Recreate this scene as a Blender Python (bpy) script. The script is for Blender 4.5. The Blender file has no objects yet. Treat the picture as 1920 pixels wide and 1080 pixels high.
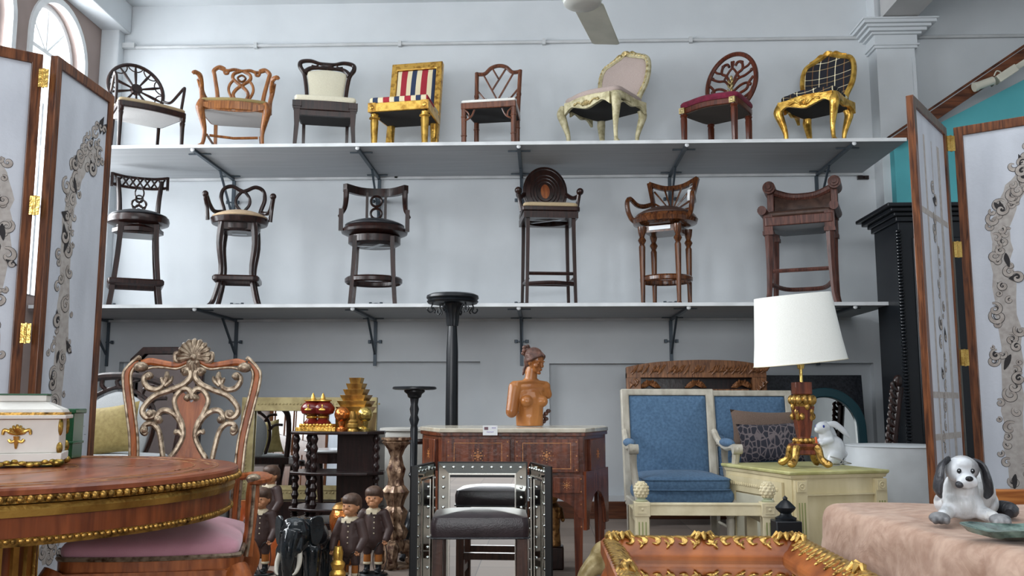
import bpy, bmesh, math, random
from math import sin, cos, pi, sqrt, atan2, atan, tan, radians as R
from mathutils import Vector as V, Matrix as MX

# ------------------------------------------------------------------ camera, world, light, exposure
EYE = 1.0; FPX = 1691.0; PITCH = 7.41; YAW = 1.9
YF, YW = 7.2, 8.25            # shelf front edge, back wall
sc = bpy.context.scene; C = bpy.data.collections.new('showroom'); sc.collection.children.link(C)
cd = bpy.data.cameras.new('camera'); cam = bpy.data.objects.new('camera', cd); C.objects.link(cam)
cam.location = (0, 0, EYE); cam.rotation_euler = (R(90 + PITCH), 0, R(YAW))
cd.sensor_width = 36; cd.lens = FPX / 1920 * 36; cd.clip_start = .05; sc.camera = cam
w = bpy.data.worlds.new('world'); sc.world = w; w.use_nodes = True
w.node_tree.nodes['Background'].inputs[0].default_value = (.86, .94, 1, 1)
w.node_tree.nodes['Background'].inputs[1].default_value = 2.6
sc.view_settings.view_transform = 'Standard'; sc.view_settings.look = 'None'; sc.view_settings.gamma = 1
sc.view_settings.exposure = 0.0
def area(name, loc, rot, sx, sy, power, col=(.86, .93, 1)):
    l = bpy.data.lights.new(name, 'AREA'); l.shape = 'RECTANGLE'; l.size = sx; l.size_y = sy; l.energy = power; l.color = col
    o = bpy.data.objects.new(name, l); o.location = loc; o.rotation_euler = rot; C.objects.link(o); return o
# daylight through the left wall's arched windows, plus added front and ceiling fills
WIN_Y = [7.42, 6.29, 5.0, 3.6, 2.2]; XL = -4.1  # the last, unseen window is added to brighten the room's right side
for wy in WIN_Y: area('window_daylight', (XL - .55, wy, 3.2), (0, R(-90), 0), 2.1, .8, 95 if wy > 5.5 else 120, (.93, .965, 1))
area('front_fill', (-.6, -6.3, 2.7), (R(88), 0, R(-3)), 5.5, 2.0, 350, (.97, .98, 1))  # unseen fill added behind the camera to brighten the fronts
area('ceiling_fill', (.6, 3.4, 4.6), (0, 0, 0), 5.5, 2.6, 130, (.95, .975, 1))  # overhead fill added under the closed ceiling, no skylight there

F_ = V((-sin(R(YAW)) * cos(R(PITCH)), cos(R(YAW)) * cos(R(PITCH)), sin(R(PITCH))))
R_ = V((cos(R(YAW)), sin(R(YAW)), 0)); U_ = R_.cross(F_)
def P(px, py, Y):                      # point of the depth plane y = Y seen at a photo pixel
    d = F_ * FPX + R_ * (px - 960) + U_ * (540 - py)
    return V((0, 0, EYE)) + d * (Y / d.y)
def X(px, py, Y): return P(px, py, Y).x
def Z(px, py, Y): return P(px, py, Y).z

# ------------------------------------------------------------------ materials
MATS = {}
def _mat(name):
    m = bpy.data.materials.new(name); m.use_nodes = True; nt = m.node_tree
    return m, nt, nt.nodes['Principled BSDF']
def _ramp(nt, fac, stops):
    r = nt.nodes.new('ShaderNodeValToRGB'); e = r.color_ramp.elements
    while len(e) < len(stops): e.new(.5)
    for k, (p, c) in enumerate(stops): e[k].position = p; e[k].color = (*c, 1)
    nt.links.new(fac, r.inputs[0]); return r.outputs[0]
def _noise(nt, scale, detail=3, stretch=(1, 1, 1), coord='Object', dist=0):
    tc = nt.nodes.new('ShaderNodeTexCoord'); mp = nt.nodes.new('ShaderNodeMapping'); n = nt.nodes.new('ShaderNodeTexNoise')
    mp.inputs['Scale'].default_value = stretch; n.inputs['Scale'].default_value = scale; n.inputs['Detail'].default_value = detail
    n.inputs['Distortion'].default_value = dist
    nt.links.new(tc.outputs[coord], mp.inputs[0]); nt.links.new(mp.outputs[0], n.inputs['Vector']); return n.outputs[0]
def _bump(nt, b, h, strength, dist=.01):
    n = nt.nodes.new('ShaderNodeBump'); n.inputs['Strength'].default_value = strength; n.inputs['Distance'].default_value = dist
    nt.links.new(h, n.inputs['Height']); nt.links.new(n.outputs[0], b.inputs['Normal'])
def mottled(name, c1, c2, scale=8, rough=.5, metal=0, stretch=(1, 1, 1), bump=0, bs=60, coat=0, dist=0, coord='Object', lo=.35, hi=.65, sheen=0):
    if name in MATS: return MATS[name]
    m, nt, b = _mat(name)
    nt.links.new(_ramp(nt, _noise(nt, scale, 4, stretch, coord, dist), [(lo, c1), (hi, c2)]), b.inputs['Base Color'])
    b.inputs['Roughness'].default_value = rough; b.inputs['Metallic'].default_value = metal
    b.inputs['Specular IOR Level'].default_value = .35; b.inputs['Coat Weight'].default_value = coat * .4; b.inputs['Coat Roughness'].default_value = .12; b.inputs['Sheen Weight'].default_value = sheen
    if bump: _bump(nt, b, _noise(nt, bs, 2, (1, 1, 1), coord), bump)
    MATS[name] = m; return m
def wood(name, c1, c2, rough=.32, scale=14, axis=2, coat=.25):
    st = [4, 4, 4]; st[axis] = .35
    return mottled(name, c1, c2, scale, rough, 0, tuple(st), .12, 30, coat, .6)
def gilt(name, c1=(.26, .12, .022), c2=(.68, .40, .09), rough=.33, scale=28):
    return mottled(name, c1, c2, scale, rough, .85, (1, 1, 1), .25, 70, 0, 0, 'Object', .3, .55)
def cloth(name, c1, c2, scale=220, rough=.9, bump=.25):
    return mottled(name, c1, c2, scale, rough, 0, (1, 1, 1), bump, 320, 0, 0, 'Object', .3, .7, .06)
def plain(name, c, rough=.5, metal=0): return mottled(name, tuple(.88 * x for x in c), c, 6, rough, metal)
def stripes(name, axis, stops, scale, rough=.85, offset=0, constant=True):
    if name in MATS: return MATS[name]
    m, nt, b = _mat(name); tc = nt.nodes.new('ShaderNodeTexCoord'); s = nt.nodes.new('ShaderNodeSeparateXYZ')
    nt.links.new(tc.outputs['Object'], s.inputs[0]); a = nt.nodes.new('ShaderNodeMath'); a.operation = 'MULTIPLY_ADD'
    nt.links.new(s.outputs[axis], a.inputs[0]); a.inputs[1].default_value = scale; a.inputs[2].default_value = offset
    f = nt.nodes.new('ShaderNodeMath'); f.operation = 'FRACT'; nt.links.new(a.outputs[0], f.inputs[0])
    r = nt.nodes.new('ShaderNodeValToRGB'); r.color_ramp.interpolation = 'CONSTANT' if constant else 'LINEAR'; e = r.color_ramp.elements
    while len(e) < len(stops): e.new(.5)
    for k, (p, c) in enumerate(stops): e[k].position = p; e[k].color = (*c, 1)
    nt.links.new(f.outputs[0], r.inputs[0]); nt.links.new(r.outputs[0], b.inputs['Base Color']); b.inputs['Roughness'].default_value = rough
    MATS[name] = m; return m
def mirror_mat(name, col=(.86, .88, .88), rough=.01):
    if name in MATS: return MATS[name]
    m, nt, b = _mat(name); b.inputs['Metallic'].default_value = 1; b.inputs['Roughness'].default_value = rough
    b.inputs['Base Color'].default_value = (*col, 1); MATS[name] = m; return m

# ------------------------------------------------------------------ mesh builder
class MB:
    def __init__(s, M=None): s.v = []; s.f = []; s.mi = []; s.M = M or MX.Identity(4); s.m = 0
    def add(s, vs, fs):
        n = len(s.v); s.v += [tuple(s.M @ V(p)) for p in vs]; s.f += [[i + n for i in f] for f in fs]; s.mi += [s.m] * len(fs)
        return s
    def box(s, c, d, rz=0, top=1.0, topy=None, ch=0):    # centre, full size; top = scale of the top face
        x, y, z = d[0] / 2, d[1] / 2, d[2] / 2; ty = top if topy is None else topy
        vs = []
        for zz, kx, ky in ((-z, 1, 1), (z, top, ty)):
            for a, b in ((-x, -y), (x, -y), (x, y), (-x, y)):
                a2, b2 = a * kx, b * ky
                vs.append((c[0] + a2 * cos(rz) - b2 * sin(rz), c[1] + a2 * sin(rz) + b2 * cos(rz), c[2] + zz))
        return s.add(vs, [(0, 3, 2, 1), (4, 5, 6, 7), (0, 1, 5, 4), (1, 2, 6, 5), (2, 3, 7, 6), (3, 0, 4, 7)])
    def tube(s, pts, r, n=8, closed=False, flat=1.0, up=(0, 1, 0)):
        # r: radius or list; flat: section's size along `up` against across it
        pts = [V(p) for p in pts]; N = len(pts); rr = r if isinstance(r, (list, tuple)) else [r] * N
        vs = []; up = V(up)
        for i, p in enumerate(pts):
            a = pts[(i - 1) % N] if (closed or i) else p; b = pts[(i + 1) % N] if (closed or i < N - 1) else p
            t = (b - a); t = t.normalized() if t.length > 1e-9 else V((0, 0, 1))
            q = up - t * up.dot(t)
            if q.length < .05: q = V((1, 0, 0)) - t * t.x
            q.normalize(); h = t.cross(q)
            for k in range(n):
                an = 2 * pi * (k + .5) / n; vs.append(p + h * (cos(an) * rr[i]) + q * (sin(an) * rr[i] * flat))
        fs = []
        for i in range(N if closed else N - 1):
            j = (i + 1) % N
            for k in range(n): fs.append((i * n + k, i * n + (k + 1) % n, j * n + (k + 1) % n, j * n + k))
        if not closed: fs += [tuple(range(n))[::-1], tuple(range((N - 1) * n, N * n))]
        return s.add(vs, fs)
    def rib(s, pts, r, d=None, n=8, closed=False, sm=6, y=0):     # 2D (x, z) path, smoothed, as a tube in this builder's frame
        p = smooth(pts, sm, closed); rr = r
        if isinstance(r, (list, tuple)): rr = resample(r, len(p))
        return s.tube([(a, y, b) for a, b in p], rr, n, closed, (d or 1.0))
    def lathe(s, prof, n=24, c=(0, 0, 0), flute=0, nf=12, sy=1.0):
        vs = []; N = len(prof)
        for r, z in prof:
            for k in range(n):
                an = 2 * pi * k / n; q = r * (1 + flute * cos(nf * an)); vs.append((c[0] + q * cos(an), c[1] + q * sin(an) * sy, c[2] + z))
        fs = [(i * n + k, i * n + (k + 1) % n, (i + 1) * n + (k + 1) % n, (i + 1) * n + k) for i in range(N - 1) for k in range(n)]
        fs += [tuple(range(n))[::-1], tuple(range((N - 1) * n, N * n))]
        return s.add(vs, fs)
    def ell(s, c, r, n=14, m=9, rot=None):
        if not isinstance(r, (tuple, list)): r = (r, r, r)
        Q = rot or MX.Identity(3); vs = []; c = V(c)
        for i in range(m + 1):
            t = pi * i / m
            for k in range(n):
                a = 2 * pi * k / n; vs.append(c + Q @ V((r[0] * sin(t) * cos(a), r[1] * sin(t) * sin(a), -r[2] * cos(t))))
        fs = [(i * n + k, i * n + (k + 1) % n, (i + 1) * n + (k + 1) % n, (i + 1) * n + k) for i in range(m) for k in range(n)]
        return s.add(vs, fs)
    def cap(s, a, b, ra, rb, n=12):                     # tapered limb with round ends (for remeshed bodies)
        a, b = V(a), V(b); s.tube([a, b], [ra, rb], n); s.ell(a, ra, n, 7); s.ell(b, rb, n, 7); return s
    def prism(s, poly, y0, y1):                         # (x, z) outline, extruded along y
        n = len(poly); vs = [(a, y0, b) for a, b in poly] + [(a, y1, b) for a, b in poly]
        return s.add(vs, [tuple(range(n))[::-1], tuple(range(n, 2 * n))] + [(i, (i + 1) % n, n + (i + 1) % n, n + i) for i in range(n)])
    def slab(s, poly, z0, z1, k0=1, k1=1):              # (x, y) outline, extruded along z; k = scale of bottom / top
        n = len(poly); cx = sum(p[0] for p in poly) / n; cy = sum(p[1] for p in poly) / n
        q = lambda k, z: [(cx + (a - cx) * k, cy + (b - cy) * k, z) for a, b in poly]
        return s.add(q(k0, z0) + q(k1, z1), [tuple(range(n))[::-1], tuple(range(n, 2 * n))] + [(i, (i + 1) % n, n + (i + 1) % n, n + i) for i in range(n)])
    def loft(s, poly, rows):                            # (x, y) outline stacked in rows of (scale, z)
        n = len(poly); cx = sum(p[0] for p in poly) / n; cy = sum(p[1] for p in poly) / n; vs = []
        for k, z in rows: vs += [(cx + (a - cx) * k, cy + (b - cy) * k, z) for a, b in poly]
        fs = [(i * n + j, i * n + (j + 1) % n, (i + 1) * n + (j + 1) % n, (i + 1) * n + j) for i in range(len(rows) - 1) for j in range(n)]
        return s.add(vs, fs + [tuple(range(n))[::-1], tuple(range((len(rows) - 1) * n, len(rows) * n))])
    def pad(s, poly, z0, z1, dome=.02):                 # upholstered cushion
        rows = [(.97, z0), (1.0, z0 + (z1 - z0) * .3), (1.0, z0 + (z1 - z0) * .7), (.965, z1)]
        for t in (.12, .25, .45, .65, .85, .97): rows.append((.965 * (1 - t), z1 + dome * (1 - (1 - t) ** 2.2)))
        return s.loft(poly, rows)
    def holed(s, outer, holes, y0, y1):                 # (x, z) outline with holes, extruded along y
        bm = bmesh.new(); loops = [outer] + holes; ed = []
        for lp in loops:
            vv = [bm.verts.new((a, b, 0)) for a, b in lp]
            ed += [bm.edges.new((vv[i], vv[(i + 1) % len(vv)])) for i in range(len(vv))]
        bmesh.ops.triangle_fill(bm, edges=ed, use_beauty=True); bm.verts.index_update()
        vs = [v.co.copy() for v in bm.verts]; tr = [[v.index for v in f.verts] for f in bm.faces]; bm.free()
        n = len(vs); fs = tr + [[i + n for i in f][::-1] for f in tr]; o = 0
        for lp in loops:
            L = len(lp)
            for i in range(L): fs.append((o + i, o + (i + 1) % L, n + o + (i + 1) % L, n + o + i))
            o += L
        return s.add([(v.x, y0, v.y) for v in vs] + [(v.x, y1, v.y) for v in vs], fs)
    def build(s, name, mats, parent=None, bevel=0, sharp=38, remesh=0, smit=0):
        me = bpy.data.meshes.new(name); me.from_pydata(s.v, [], s.f)
        for m in (mats if isinstance(mats, (list, tuple)) else [mats]): me.materials.append(m)
        me.polygons.foreach_set('material_index', s.mi)
        bm = bmesh.new(); bm.from_mesh(me)
        if not remesh: bmesh.ops.recalc_face_normals(bm, faces=bm.faces)
        bm.to_mesh(me); bm.free()
        me.polygons.foreach_set('use_smooth', [True] * len(me.polygons)); me.set_sharp_from_angle(angle=R(sharp))
        o = bpy.data.objects.new(name, me); C.objects.link(o)
        if parent: o.parent = parent
        if bevel:
            b = o.modifiers.new('bevel', 'BEVEL'); b.width = bevel; b.segments = 2; b.limit_method = 'ANGLE'; b.angle_limit = R(40)
        if remesh:
            r = o.modifiers.new('skin', 'REMESH'); r.mode = 'VOXEL'; r.voxel_size = remesh; r.use_smooth_shade = True
            if smit: t = o.modifiers.new('relax', 'SMOOTH'); t.iterations = smit; t.factor = .6
        return o
def resample(r, n):
    out = []
    for i in range(n):
        t = i / max(1, n - 1) * (len(r) - 1); k = min(int(t), len(r) - 2); out.append(r[k] + (r[k + 1] - r[k]) * (t - k))
    return out
def smooth(pts, k=6, closed=False):                     # Catmull-Rom through points of any dimension
    N = len(pts); out = []
    if k <= 1: return list(pts)
    g = lambda i: pts[i % N] if closed else pts[max(0, min(N - 1, i))]
    for i in range(N if closed else N - 1):
        p = [g(i - 1), g(i), g(i + 1), g(i + 2)]
        for j in range(k):
            t = j / k
            out.append(tuple(.5 * (2 * b + (c - a) * t + (2 * a - 5 * b + 4 * c - d) * t * t + (3 * b - a - 3 * c + d) * t ** 3) for a, b, c, d in zip(*p)))
    if not closed: out.append(tuple(pts[-1]))
    return out
def rrect(wf, wb, d, r=.04, n=4, bow=0):                # rounded seat outline, front at -y; wf / wb widths front / back; bow = front curve
    c = [(-wf / 2, -d / 2), (wf / 2, -d / 2), (wb / 2, d / 2), (-wb / 2, d / 2)]; out = []
    for i in range(4):
        p, a, b = V(c[i]), V(c[i - 1]), V(c[(i + 1) % 4]); ua, ub = (a - p).normalized() * r, (b - p).normalized() * r
        for k in range(n + 1):
            t = k / n; out.append(tuple((p + ua) * (1 - t) ** 2 + p * 2 * t * (1 - t) + (p + ub) * t * t))
        if i == 0 and bow:
            for k in range(1, 8): x = -wf / 2 + r + (wf - 2 * r) * k / 8; out.append((x, -d / 2 - bow * sin(pi * k / 8)))
    return out
def oval(a, b, n=32, c=(0, 0)): return [(c[0] + a * cos(2 * pi * k / n), c[1] + b * sin(2 * pi * k / n)) for k in range(n)]
def spiral(cx, cy, r, a0, turns, n=14, end=.15):        # curls inward from radius r
    return [(cx + r * (1 - (1 - end) * t) * cos(a0 + 2 * pi * turns * t), cy + r * (1 - (1 - end) * t) * sin(a0 + 2 * pi * turns * t)) for t in [k / n for k in range(n + 1)]]
def T(x=0, y=0, z=0): return MX.Translation((x, y, z))
def RX(d): return MX.Rotation(R(d), 4, 'X')
def RY(d): return MX.Rotation(R(d), 4, 'Y')
def RZ(d): return MX.Rotation(R(d), 4, 'Z')
def thing(name, label, cat, loc=(0, 0, 0), rz=0, group=None):
    o = bpy.data.objects.new(name, None); C.objects.link(o); o.empty_display_size = .1
    o.location = loc; o.rotation_euler = (0, 0, R(rz)); return tag(o, label, cat, group)
def tag(o, label, cat, group=None):
    o['label'] = label; o['category'] = cat
    if group: o['group'] = group
    return o
def struct(o): o['kind'] = 'structure'; return o
def clone(o, parent=None):
    c = o.copy(); C.objects.link(c); c.parent = parent
    for ch in o.children: clone(ch, c)
    return c

# shared materials
wht = mottled('painted_wall', (.56, .595, .62), (.62, .655, .68), 1.6, .75, 0, (1, 1, 1), .06, 40, coord='Object')
dark = wood('dark_mahogany', (.007, .003, .0025), (.028, .009, .006), .3)
espr = wood('espresso_wood', (.007, .004, .004), (.022, .009, .008), .3)
mahog = wood('red_mahogany', (.04, .009, .004), (.12, .026, .010), .3)
oak = wood('golden_oak', (.2, .075, .022), (.42, .19, .06), .35)
tan = cloth('tan_cloth', (.33, .25, .15), (.46, .36, .22)); cream = cloth('cream_cloth', (.6, .56, .43), (.74, .7, .55))
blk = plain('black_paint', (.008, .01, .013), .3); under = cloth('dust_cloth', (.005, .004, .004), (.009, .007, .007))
gold = gilt('gilt'); bright = gilt('bright_gilt', (.36, .17, .025), (.85, .53, .12), .3, 16)
leath = mottled('black_leather', (.012, .013, .016), (.022, .024, .028), 30, .3, 0, (1, 1, 1), .12, 180)
brl = mottled('brown_leather', (.035, .018, .013), (.065, .034, .024), 22, .38, 0, (1, 1, 1), .15, 160)
bracket = plain('bracket_steel', (.07, .09, .11), .45, .4)
glass_m = mirror_mat('mirror_glass')
brass = gilt('brass', (.35, .2, .04), (.75, .52, .16), .25, 10)
ivory = mottled('ivory_paint', (.54, .47, .30), (.68, .61, .42), 9, .5, 0, (1, 1, 1), .1)
# ------------------------------------------------------------------ room
XL = X(187, 300, YW); CEIL = Z(700, 6, YW); XR = 6.2; YB = -7.0
def wallbox(name, c, d, m): return struct(MB().box(c, d).build(name, m))
floor_m, nt, b = _mat('floor_tiles'); MATS['floor_tiles'] = floor_m
tc = nt.nodes.new('ShaderNodeTexCoord'); br = nt.nodes.new('ShaderNodeTexBrick'); br.offset = 0
br.inputs['Color1'].default_value = (.27, .22, .185, 1); br.inputs['Color2'].default_value = (.20, .16, .138, 1); br.inputs['Mortar'].default_value = (.14, .12, .11, 1)
br.inputs['Scale'].default_value = 2.5; br.inputs['Mortar Size'].default_value = .008; br.inputs['Brick Width'].default_value = 1; br.inputs['Row Height'].default_value = 1
nt.links.new(tc.outputs['Object'], br.inputs[0]); nt.links.new(br.outputs[0], b.inputs['Base Color']); b.inputs['Roughness'].default_value = .7; b.inputs['Specular IOR Level'].default_value = .2
wallbox('floor', ((XL + XR) / 2, .7, -.05), (XR - XL + .6, 15.8, .1), floor_m)
wallbox('ceiling', ((XL + XR) / 2, .7, CEIL + .05), (XR - XL + .6, 15.8, .1), wht)
# back wall with two shallow recessed panels
M = MB(); za, zt = .2, Z(600, 678, YW); xa, xb, xc, xd = XL + .3, X(900, 720, YW), X(1030, 720, YW), X(1640, 720, YW)
M.holed([(XL - .2, 0), (XR, 0), (XR, CEIL), (XL - .2, CEIL)], [[(xa, za), (xb, za), (xb, zt), (xa, zt)], [(xc, za), (xd, za), (xd, zt - .02), (xc, zt - .02)]], YW, YW + .09)
M.box(((XL + XR) / 2, YW + .14, CEIL / 2), (XR - XL + .4, .1, CEIL))
struct(M.build('wall_back', wht))
base_m = wood('baseboard_wood', (.06, .02, .01), (.13, .045, .02), .35, 10, 0)
M = MB(); M.box(((XL + XR) / 2, YW - .012, .075), (XR - XL, .024, .15)); M.box(((XL + XR) / 2, YW - .02, .03), (XR - XL, .02, .05)); struct(M.build('baseboard_back', base_m))
# left wall, arched windows
pink = mottled('mauve_wall', (.30, .235, .215), (.36, .285, .26), 2, .8)
hw = .43; zs = Z(100, 14, 7.45) - hw
def arch(cy, a, z0, zc, n=18, k=1): return [(cy - a, z0), (cy + a, z0)] + [(cy + a * cos(pi * i / n), zc + a * sin(pi * i / n)) for i in range(n + 1)][0:]
def archpoly(cy, a, z0, zc, n=18):
    return [(cy - a, z0), (cy + a, z0)] + [(cy + a * cos(pi * i / n), zc + a * sin(pi * i / n)) for i in range(n + 1)]
M = MB(MX.Translation((XL, 0, 0)) @ RZ(90))            # local x -> world y, local y -> world -x
hs = [archpoly(y, hw, 1.9, zs) for y in WIN_Y]
hs = [h[:2] + h[2:] for h in hs]
for h in hs: h.pop(2); h.pop(-1)
hs = [[(y - hw, 1.9), (y + hw, 1.9)] + [(y + hw * cos(pi * i / 18), zs + hw * sin(pi * i / 18)) for i in range(19)] for y in WIN_Y]
M.holed([(YB, 0), (YW + .1, 0), (YW + .1, CEIL), (YB, CEIL)], hs, 0, .22)
struct(M.build('wall_left', pink, sharp=60))
winw = plain('window_white', (.75, .77, .78), .4)
pane, nt, b = _mat('window_pane'); b.inputs['Transmission Weight'].default_value = 1; b.inputs['Roughness'].default_value = 0; b.inputs['IOR'].default_value = 1.0
b.inputs['Specular IOR Level'].default_value = .1
for k, y in enumerate(WIN_Y):
    M = MB(MX.Translation((XL, 0, 0)) @ RZ(90)); ring = lambda a: [(y - a, 1.9), (y + a, 1.9)] + [(y + a * cos(pi * i / 18), zs + a * sin(pi * i / 18)) for i in range(19)]
    M.holed(ring(hw + .045), [ring(hw - .012)], -.02, .05)                # casing
    M.holed(ring(hw + .0), [ring(hw - .05)], .1, .15)
    for an in (45, 90, 135): M.tube([(y + .0 * cos(R(an)), .12, zs), (y + (hw - .03) * cos(R(an)), .12, zs + (hw - .03) * sin(R(an)))], .013, 4)
    M.box((y, .12, zs), (2 * hw - .06, .03, .035)); M.box((y, .12, 2.75), (.03, .03, 1.7)); M.box((y, .12, 2.7), (2 * hw - .06, .03, .03))
    f = struct(M.build('window_%d' % (k + 1), winw, sharp=60))
# beam along the left wall, corner column, ceiling trim
zbm = Z(190, 66, YW)
struct(MB().box((XL + .12, (YW + YB) / 2, (CEIL + zbm) / 2), (.24, YW - YB - .02, CEIL - zbm)).build('trim_1', wht, bevel=.01))
xcol = X(235, 60, YW)
struct(MB().box(((XL + xcol) / 2, YW - .06, CEIL / 2), (xcol - XL, .12, CEIL)).build('trim_2', wht, bevel=.008))
# right pilaster with its moulded capital
x0, x1 = X(1640, 110, YW - .15), X(1712, 110, YW - .15); xm = (x0 + x1) / 2; pw = x1 - x0
zc = Z(1670, 95, YW - .15); zt2 = Z(1670, 45, YW - .2)
M = MB(); M.box((xm, YW - .1, CEIL / 2), (pw, .2, CEIL)); M.box((xm + pw / 2 - .02, YW - .11, CEIL / 2 - .3), (.03, .22, CEIL - .8))
hh = zt2 - zc
for a, z0, z1 in ((.02, 0, .1), (.035, .1, .16), (.02, .16, .52), (.05, .52, .6), (.085, .6, .72), (.115, .72, .82), (.15, .82, .94), (.165, .94, 1)):
    M.box((xm, YW - .1, zc + hh * (z0 + z1) / 2), (pw + 2 * a, .2 + 2 * a, hh * (z1 - z0) + .002))
struct(M.build('trim_3', wht, bevel=.003))
bm_z = zt2
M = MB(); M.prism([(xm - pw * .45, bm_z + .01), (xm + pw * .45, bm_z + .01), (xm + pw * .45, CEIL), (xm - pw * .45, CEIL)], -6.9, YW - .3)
struct(M.build('trim_4', mottled('grey_plaster', (.42, .42, .42), (.5, .5, .5), 2, .8)))  # beam in an even grey, darker than the walls
# stair enclosure: teal wall under a sloping brown capping
teal = mottled('teal_paint', (.075, .34, .38), (.1, .41, .45), 1.5, .7)
YS = 7.95; a = P(1676, 275, YS); b_ = P(1925, 112, YS); sl = (b_.z - a.z) / (b_.x - a.x); xe = XR
M = MB(); M.prism([(a.x, 0), (xe, 0), (xe, min(CEIL, a.z + sl * (xe - a.x))), (a.x, a.z)], YS, YS + .14); struct(M.build('wall_stair', teal))
M = MB(); q = P(1661, 262, YS - .05); r0 = V((q.x, YS - .02, q.z)); r1 = V((xe, YS - .02, q.z + sl * (xe - q.x)))
M.prism([(q.x, q.z - .02), (q.x + .1, q.z - .06), (xe, r1.z - .075), (xe, r1.z + .055)], YS - .09, YS + .05); M.prism([(q.x + .05, q.z + .03), (xe, r1.z + .05), (xe, r1.z + .085), (q.x + .02, q.z + .03)], YS - .06, YS + .02)
struct(M.build('trim_5', wood('rail_wood', (.05, .016, .007), (.15, .05, .02), .3, 8, 0)))
wallbox('wall_right', (XR + .05, .7, CEIL / 2), (.1, 15.8, CEIL), wht)
# front wall with a wide unseen opening, added for fill light, and a wooden door on the left wall behind the camera
M = MB(); M.holed([(XL - .2, 0), (XR, 0), (XR, CEIL), (XL - .2, CEIL)], [[(-3.5, 1.5), (2.3, 1.5), (2.3, 3.9), (-3.5, 3.9)]], YB, YB + .15); struct(M.build('wall_front', wht))
M = MB(); M.box((XL + .03, .1, 1.25), (.06, 2.3, 2.5)); M.box((XL + .05, .1, 1.2), (.07, .03, 2.3))
for yy in (-.75, -.25, .4, .95): M.box((XL + .06, yy, 1.7), (.03, .42, .9)); M.box((XL + .06, yy, .6), (.03, .42, .8))
struct(M.build('door_1', wood('door_wood', (.17, .06, .025), (.3, .12, .05), .4, 6)))
# white conduit pipe along the wall, with clips
yp = YW - .02; cond = plain('conduit_white', (.55, .57, .58), .4); zp = Z(1000, 79, yp)
M = MB(); M.tube([(xcol, yp, zp), (x0, yp, zp)], .016, 10); M.tube([(x1 + .02, yp, zp), (XR, yp, zp)], .016, 10)
for px in (480, 750, 1020, 1295): M.box((X(px, 79, yp), yp, zp), (.03, .045, .055))
M.box((xcol + .06, yp - .01, zp + .01), (.12, .05, .05))
tag(M.build('wall_conduit', cond), 'thin white electrical conduit clipped along the upper back wall', 'pipe')

# ------------------------------------------------------------------ shelves with brackets
def shelf_set(name, ztop, x0, x1, label, glabel, bxs, drop, uniq):
    s = thing(name, label, 'shelf', ((x0 + x1) / 2, (YF + YW) / 2, ztop))
    shm = MATS.get('shelf_board') or stripes_board()
    M = MB(); h = (x1 - x0) / 2; M.box((0, 0, -.012), (2 * h, YW - YF - .01, .022)); M.build('board', shm, s, bevel=.003)
    M = MB(); M.box((0, -(YW - YF) / 2 - .004, -.012), (2 * h, .008, .028)); M.build('front_edge', MATS['edge_white'], s)
    M = MB(); M.box((0, (YW - YF) / 2 - .03, -.035), (2 * h, .03, .022)); M.build('rear_batten', MATS['edge_white'], s)
    for px in bxs:
        x = px; b = thing('shelf_bracket', '', 'bracket', (x, YW, ztop - .024), 0, glabel); L = YW - YF - .02
        b['label'] = uniq(px)
        M = MB(); M.box((0, -L / 2, -.012), (.03, L, .02)); M.build('arm', bracket, b)
        M = MB(); M.box((0, -.015, -drop / 2 + .05), (.03, .02, drop + .2)); M.build('upright', bracket, b)
        M = MB(); M.tube([(0, -.03, -drop + .06), (0, -L * .38, -.02)], .012, 4); M.build('brace', bracket, b)
        for y in (-L * .85, -L * .12): MB().box((0, y, -.006), (.19, .02, .008)).build('cross_strap', bracket, b)
        for z in (-drop * .55, .14):
            M = MB(); M.box((0, -.03, z), (.11, .012, .012))
            for sx in (-.05, .05): M.lathe([(.014, 0), (.014, .03)], 6, (sx, -.03, z - .015))
            M.build('wall_bolt', bracket, b)
        M = MB(); M.ell((0, -L - .01, -.012), (.018, .008, .018), 8, 6); M.build('end_cap', MATS['edge_white'], b)
    return s
def stripes_board():
    mottled('edge_white', (.5, .52, .53), (.66, .68, .69), 4, .6)
    return mottled('shelf_board', (.36, .375, .39), (.40, .415, .43), 5, .7, 0, (.3, 4, 1))
ZU = Z(975, 266, YF); ZL = Z(975, 569, YF)
NM = ['leftmost', 'second from left', 'third from left', 'fourth from left', 'fifth from left', 'sixth from left']
ub = [X(385, 282, YF), X(667, 272, YF), X(977, 268, YF), X(1281, 268, YF), X(1578, 270, YF)]
lb = [X(178, 580, YF + .6), X(372, 575, YF), X(660, 573, YF), X(975, 572, YF), X(1280, 572, YF), X(1592, 572, YF)]
lb = [X(205, 600, YW), X(445, 600, YW), X(705, 600, YW), X(978, 600, YW), X(1257, 600, YW), X(1530, 600, YW)]
ub = [X(440, 340, YW), X(712, 340, YW), X(978, 340, YW), X(1255, 340, YW), X(1530, 340, YW)]
def un(lst, wh):
    d = {round(v, 4): '%s steel bracket with crossed straps under the %s shelf' % (NM[i], wh) for i, v in enumerate(lst)}
    return lambda v: 'grey ' + d[round(v, 4)]
xs0 = XL + .25
shelf_set('wall_shelf', ZU, XL + .02, X(1700, 268, YF), 'long upper wall shelf carrying the row of eight dining chairs', 'brackets of the upper shelf', ub, .42, un(ub, 'upper'))
shelf_set('wall_shelf', ZL, XL + .02, X(1676, 567, YF), 'long lower wall shelf carrying the row of six bar stools', 'brackets of the lower shelf', lb, .38, un(lb, 'lower'))
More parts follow.
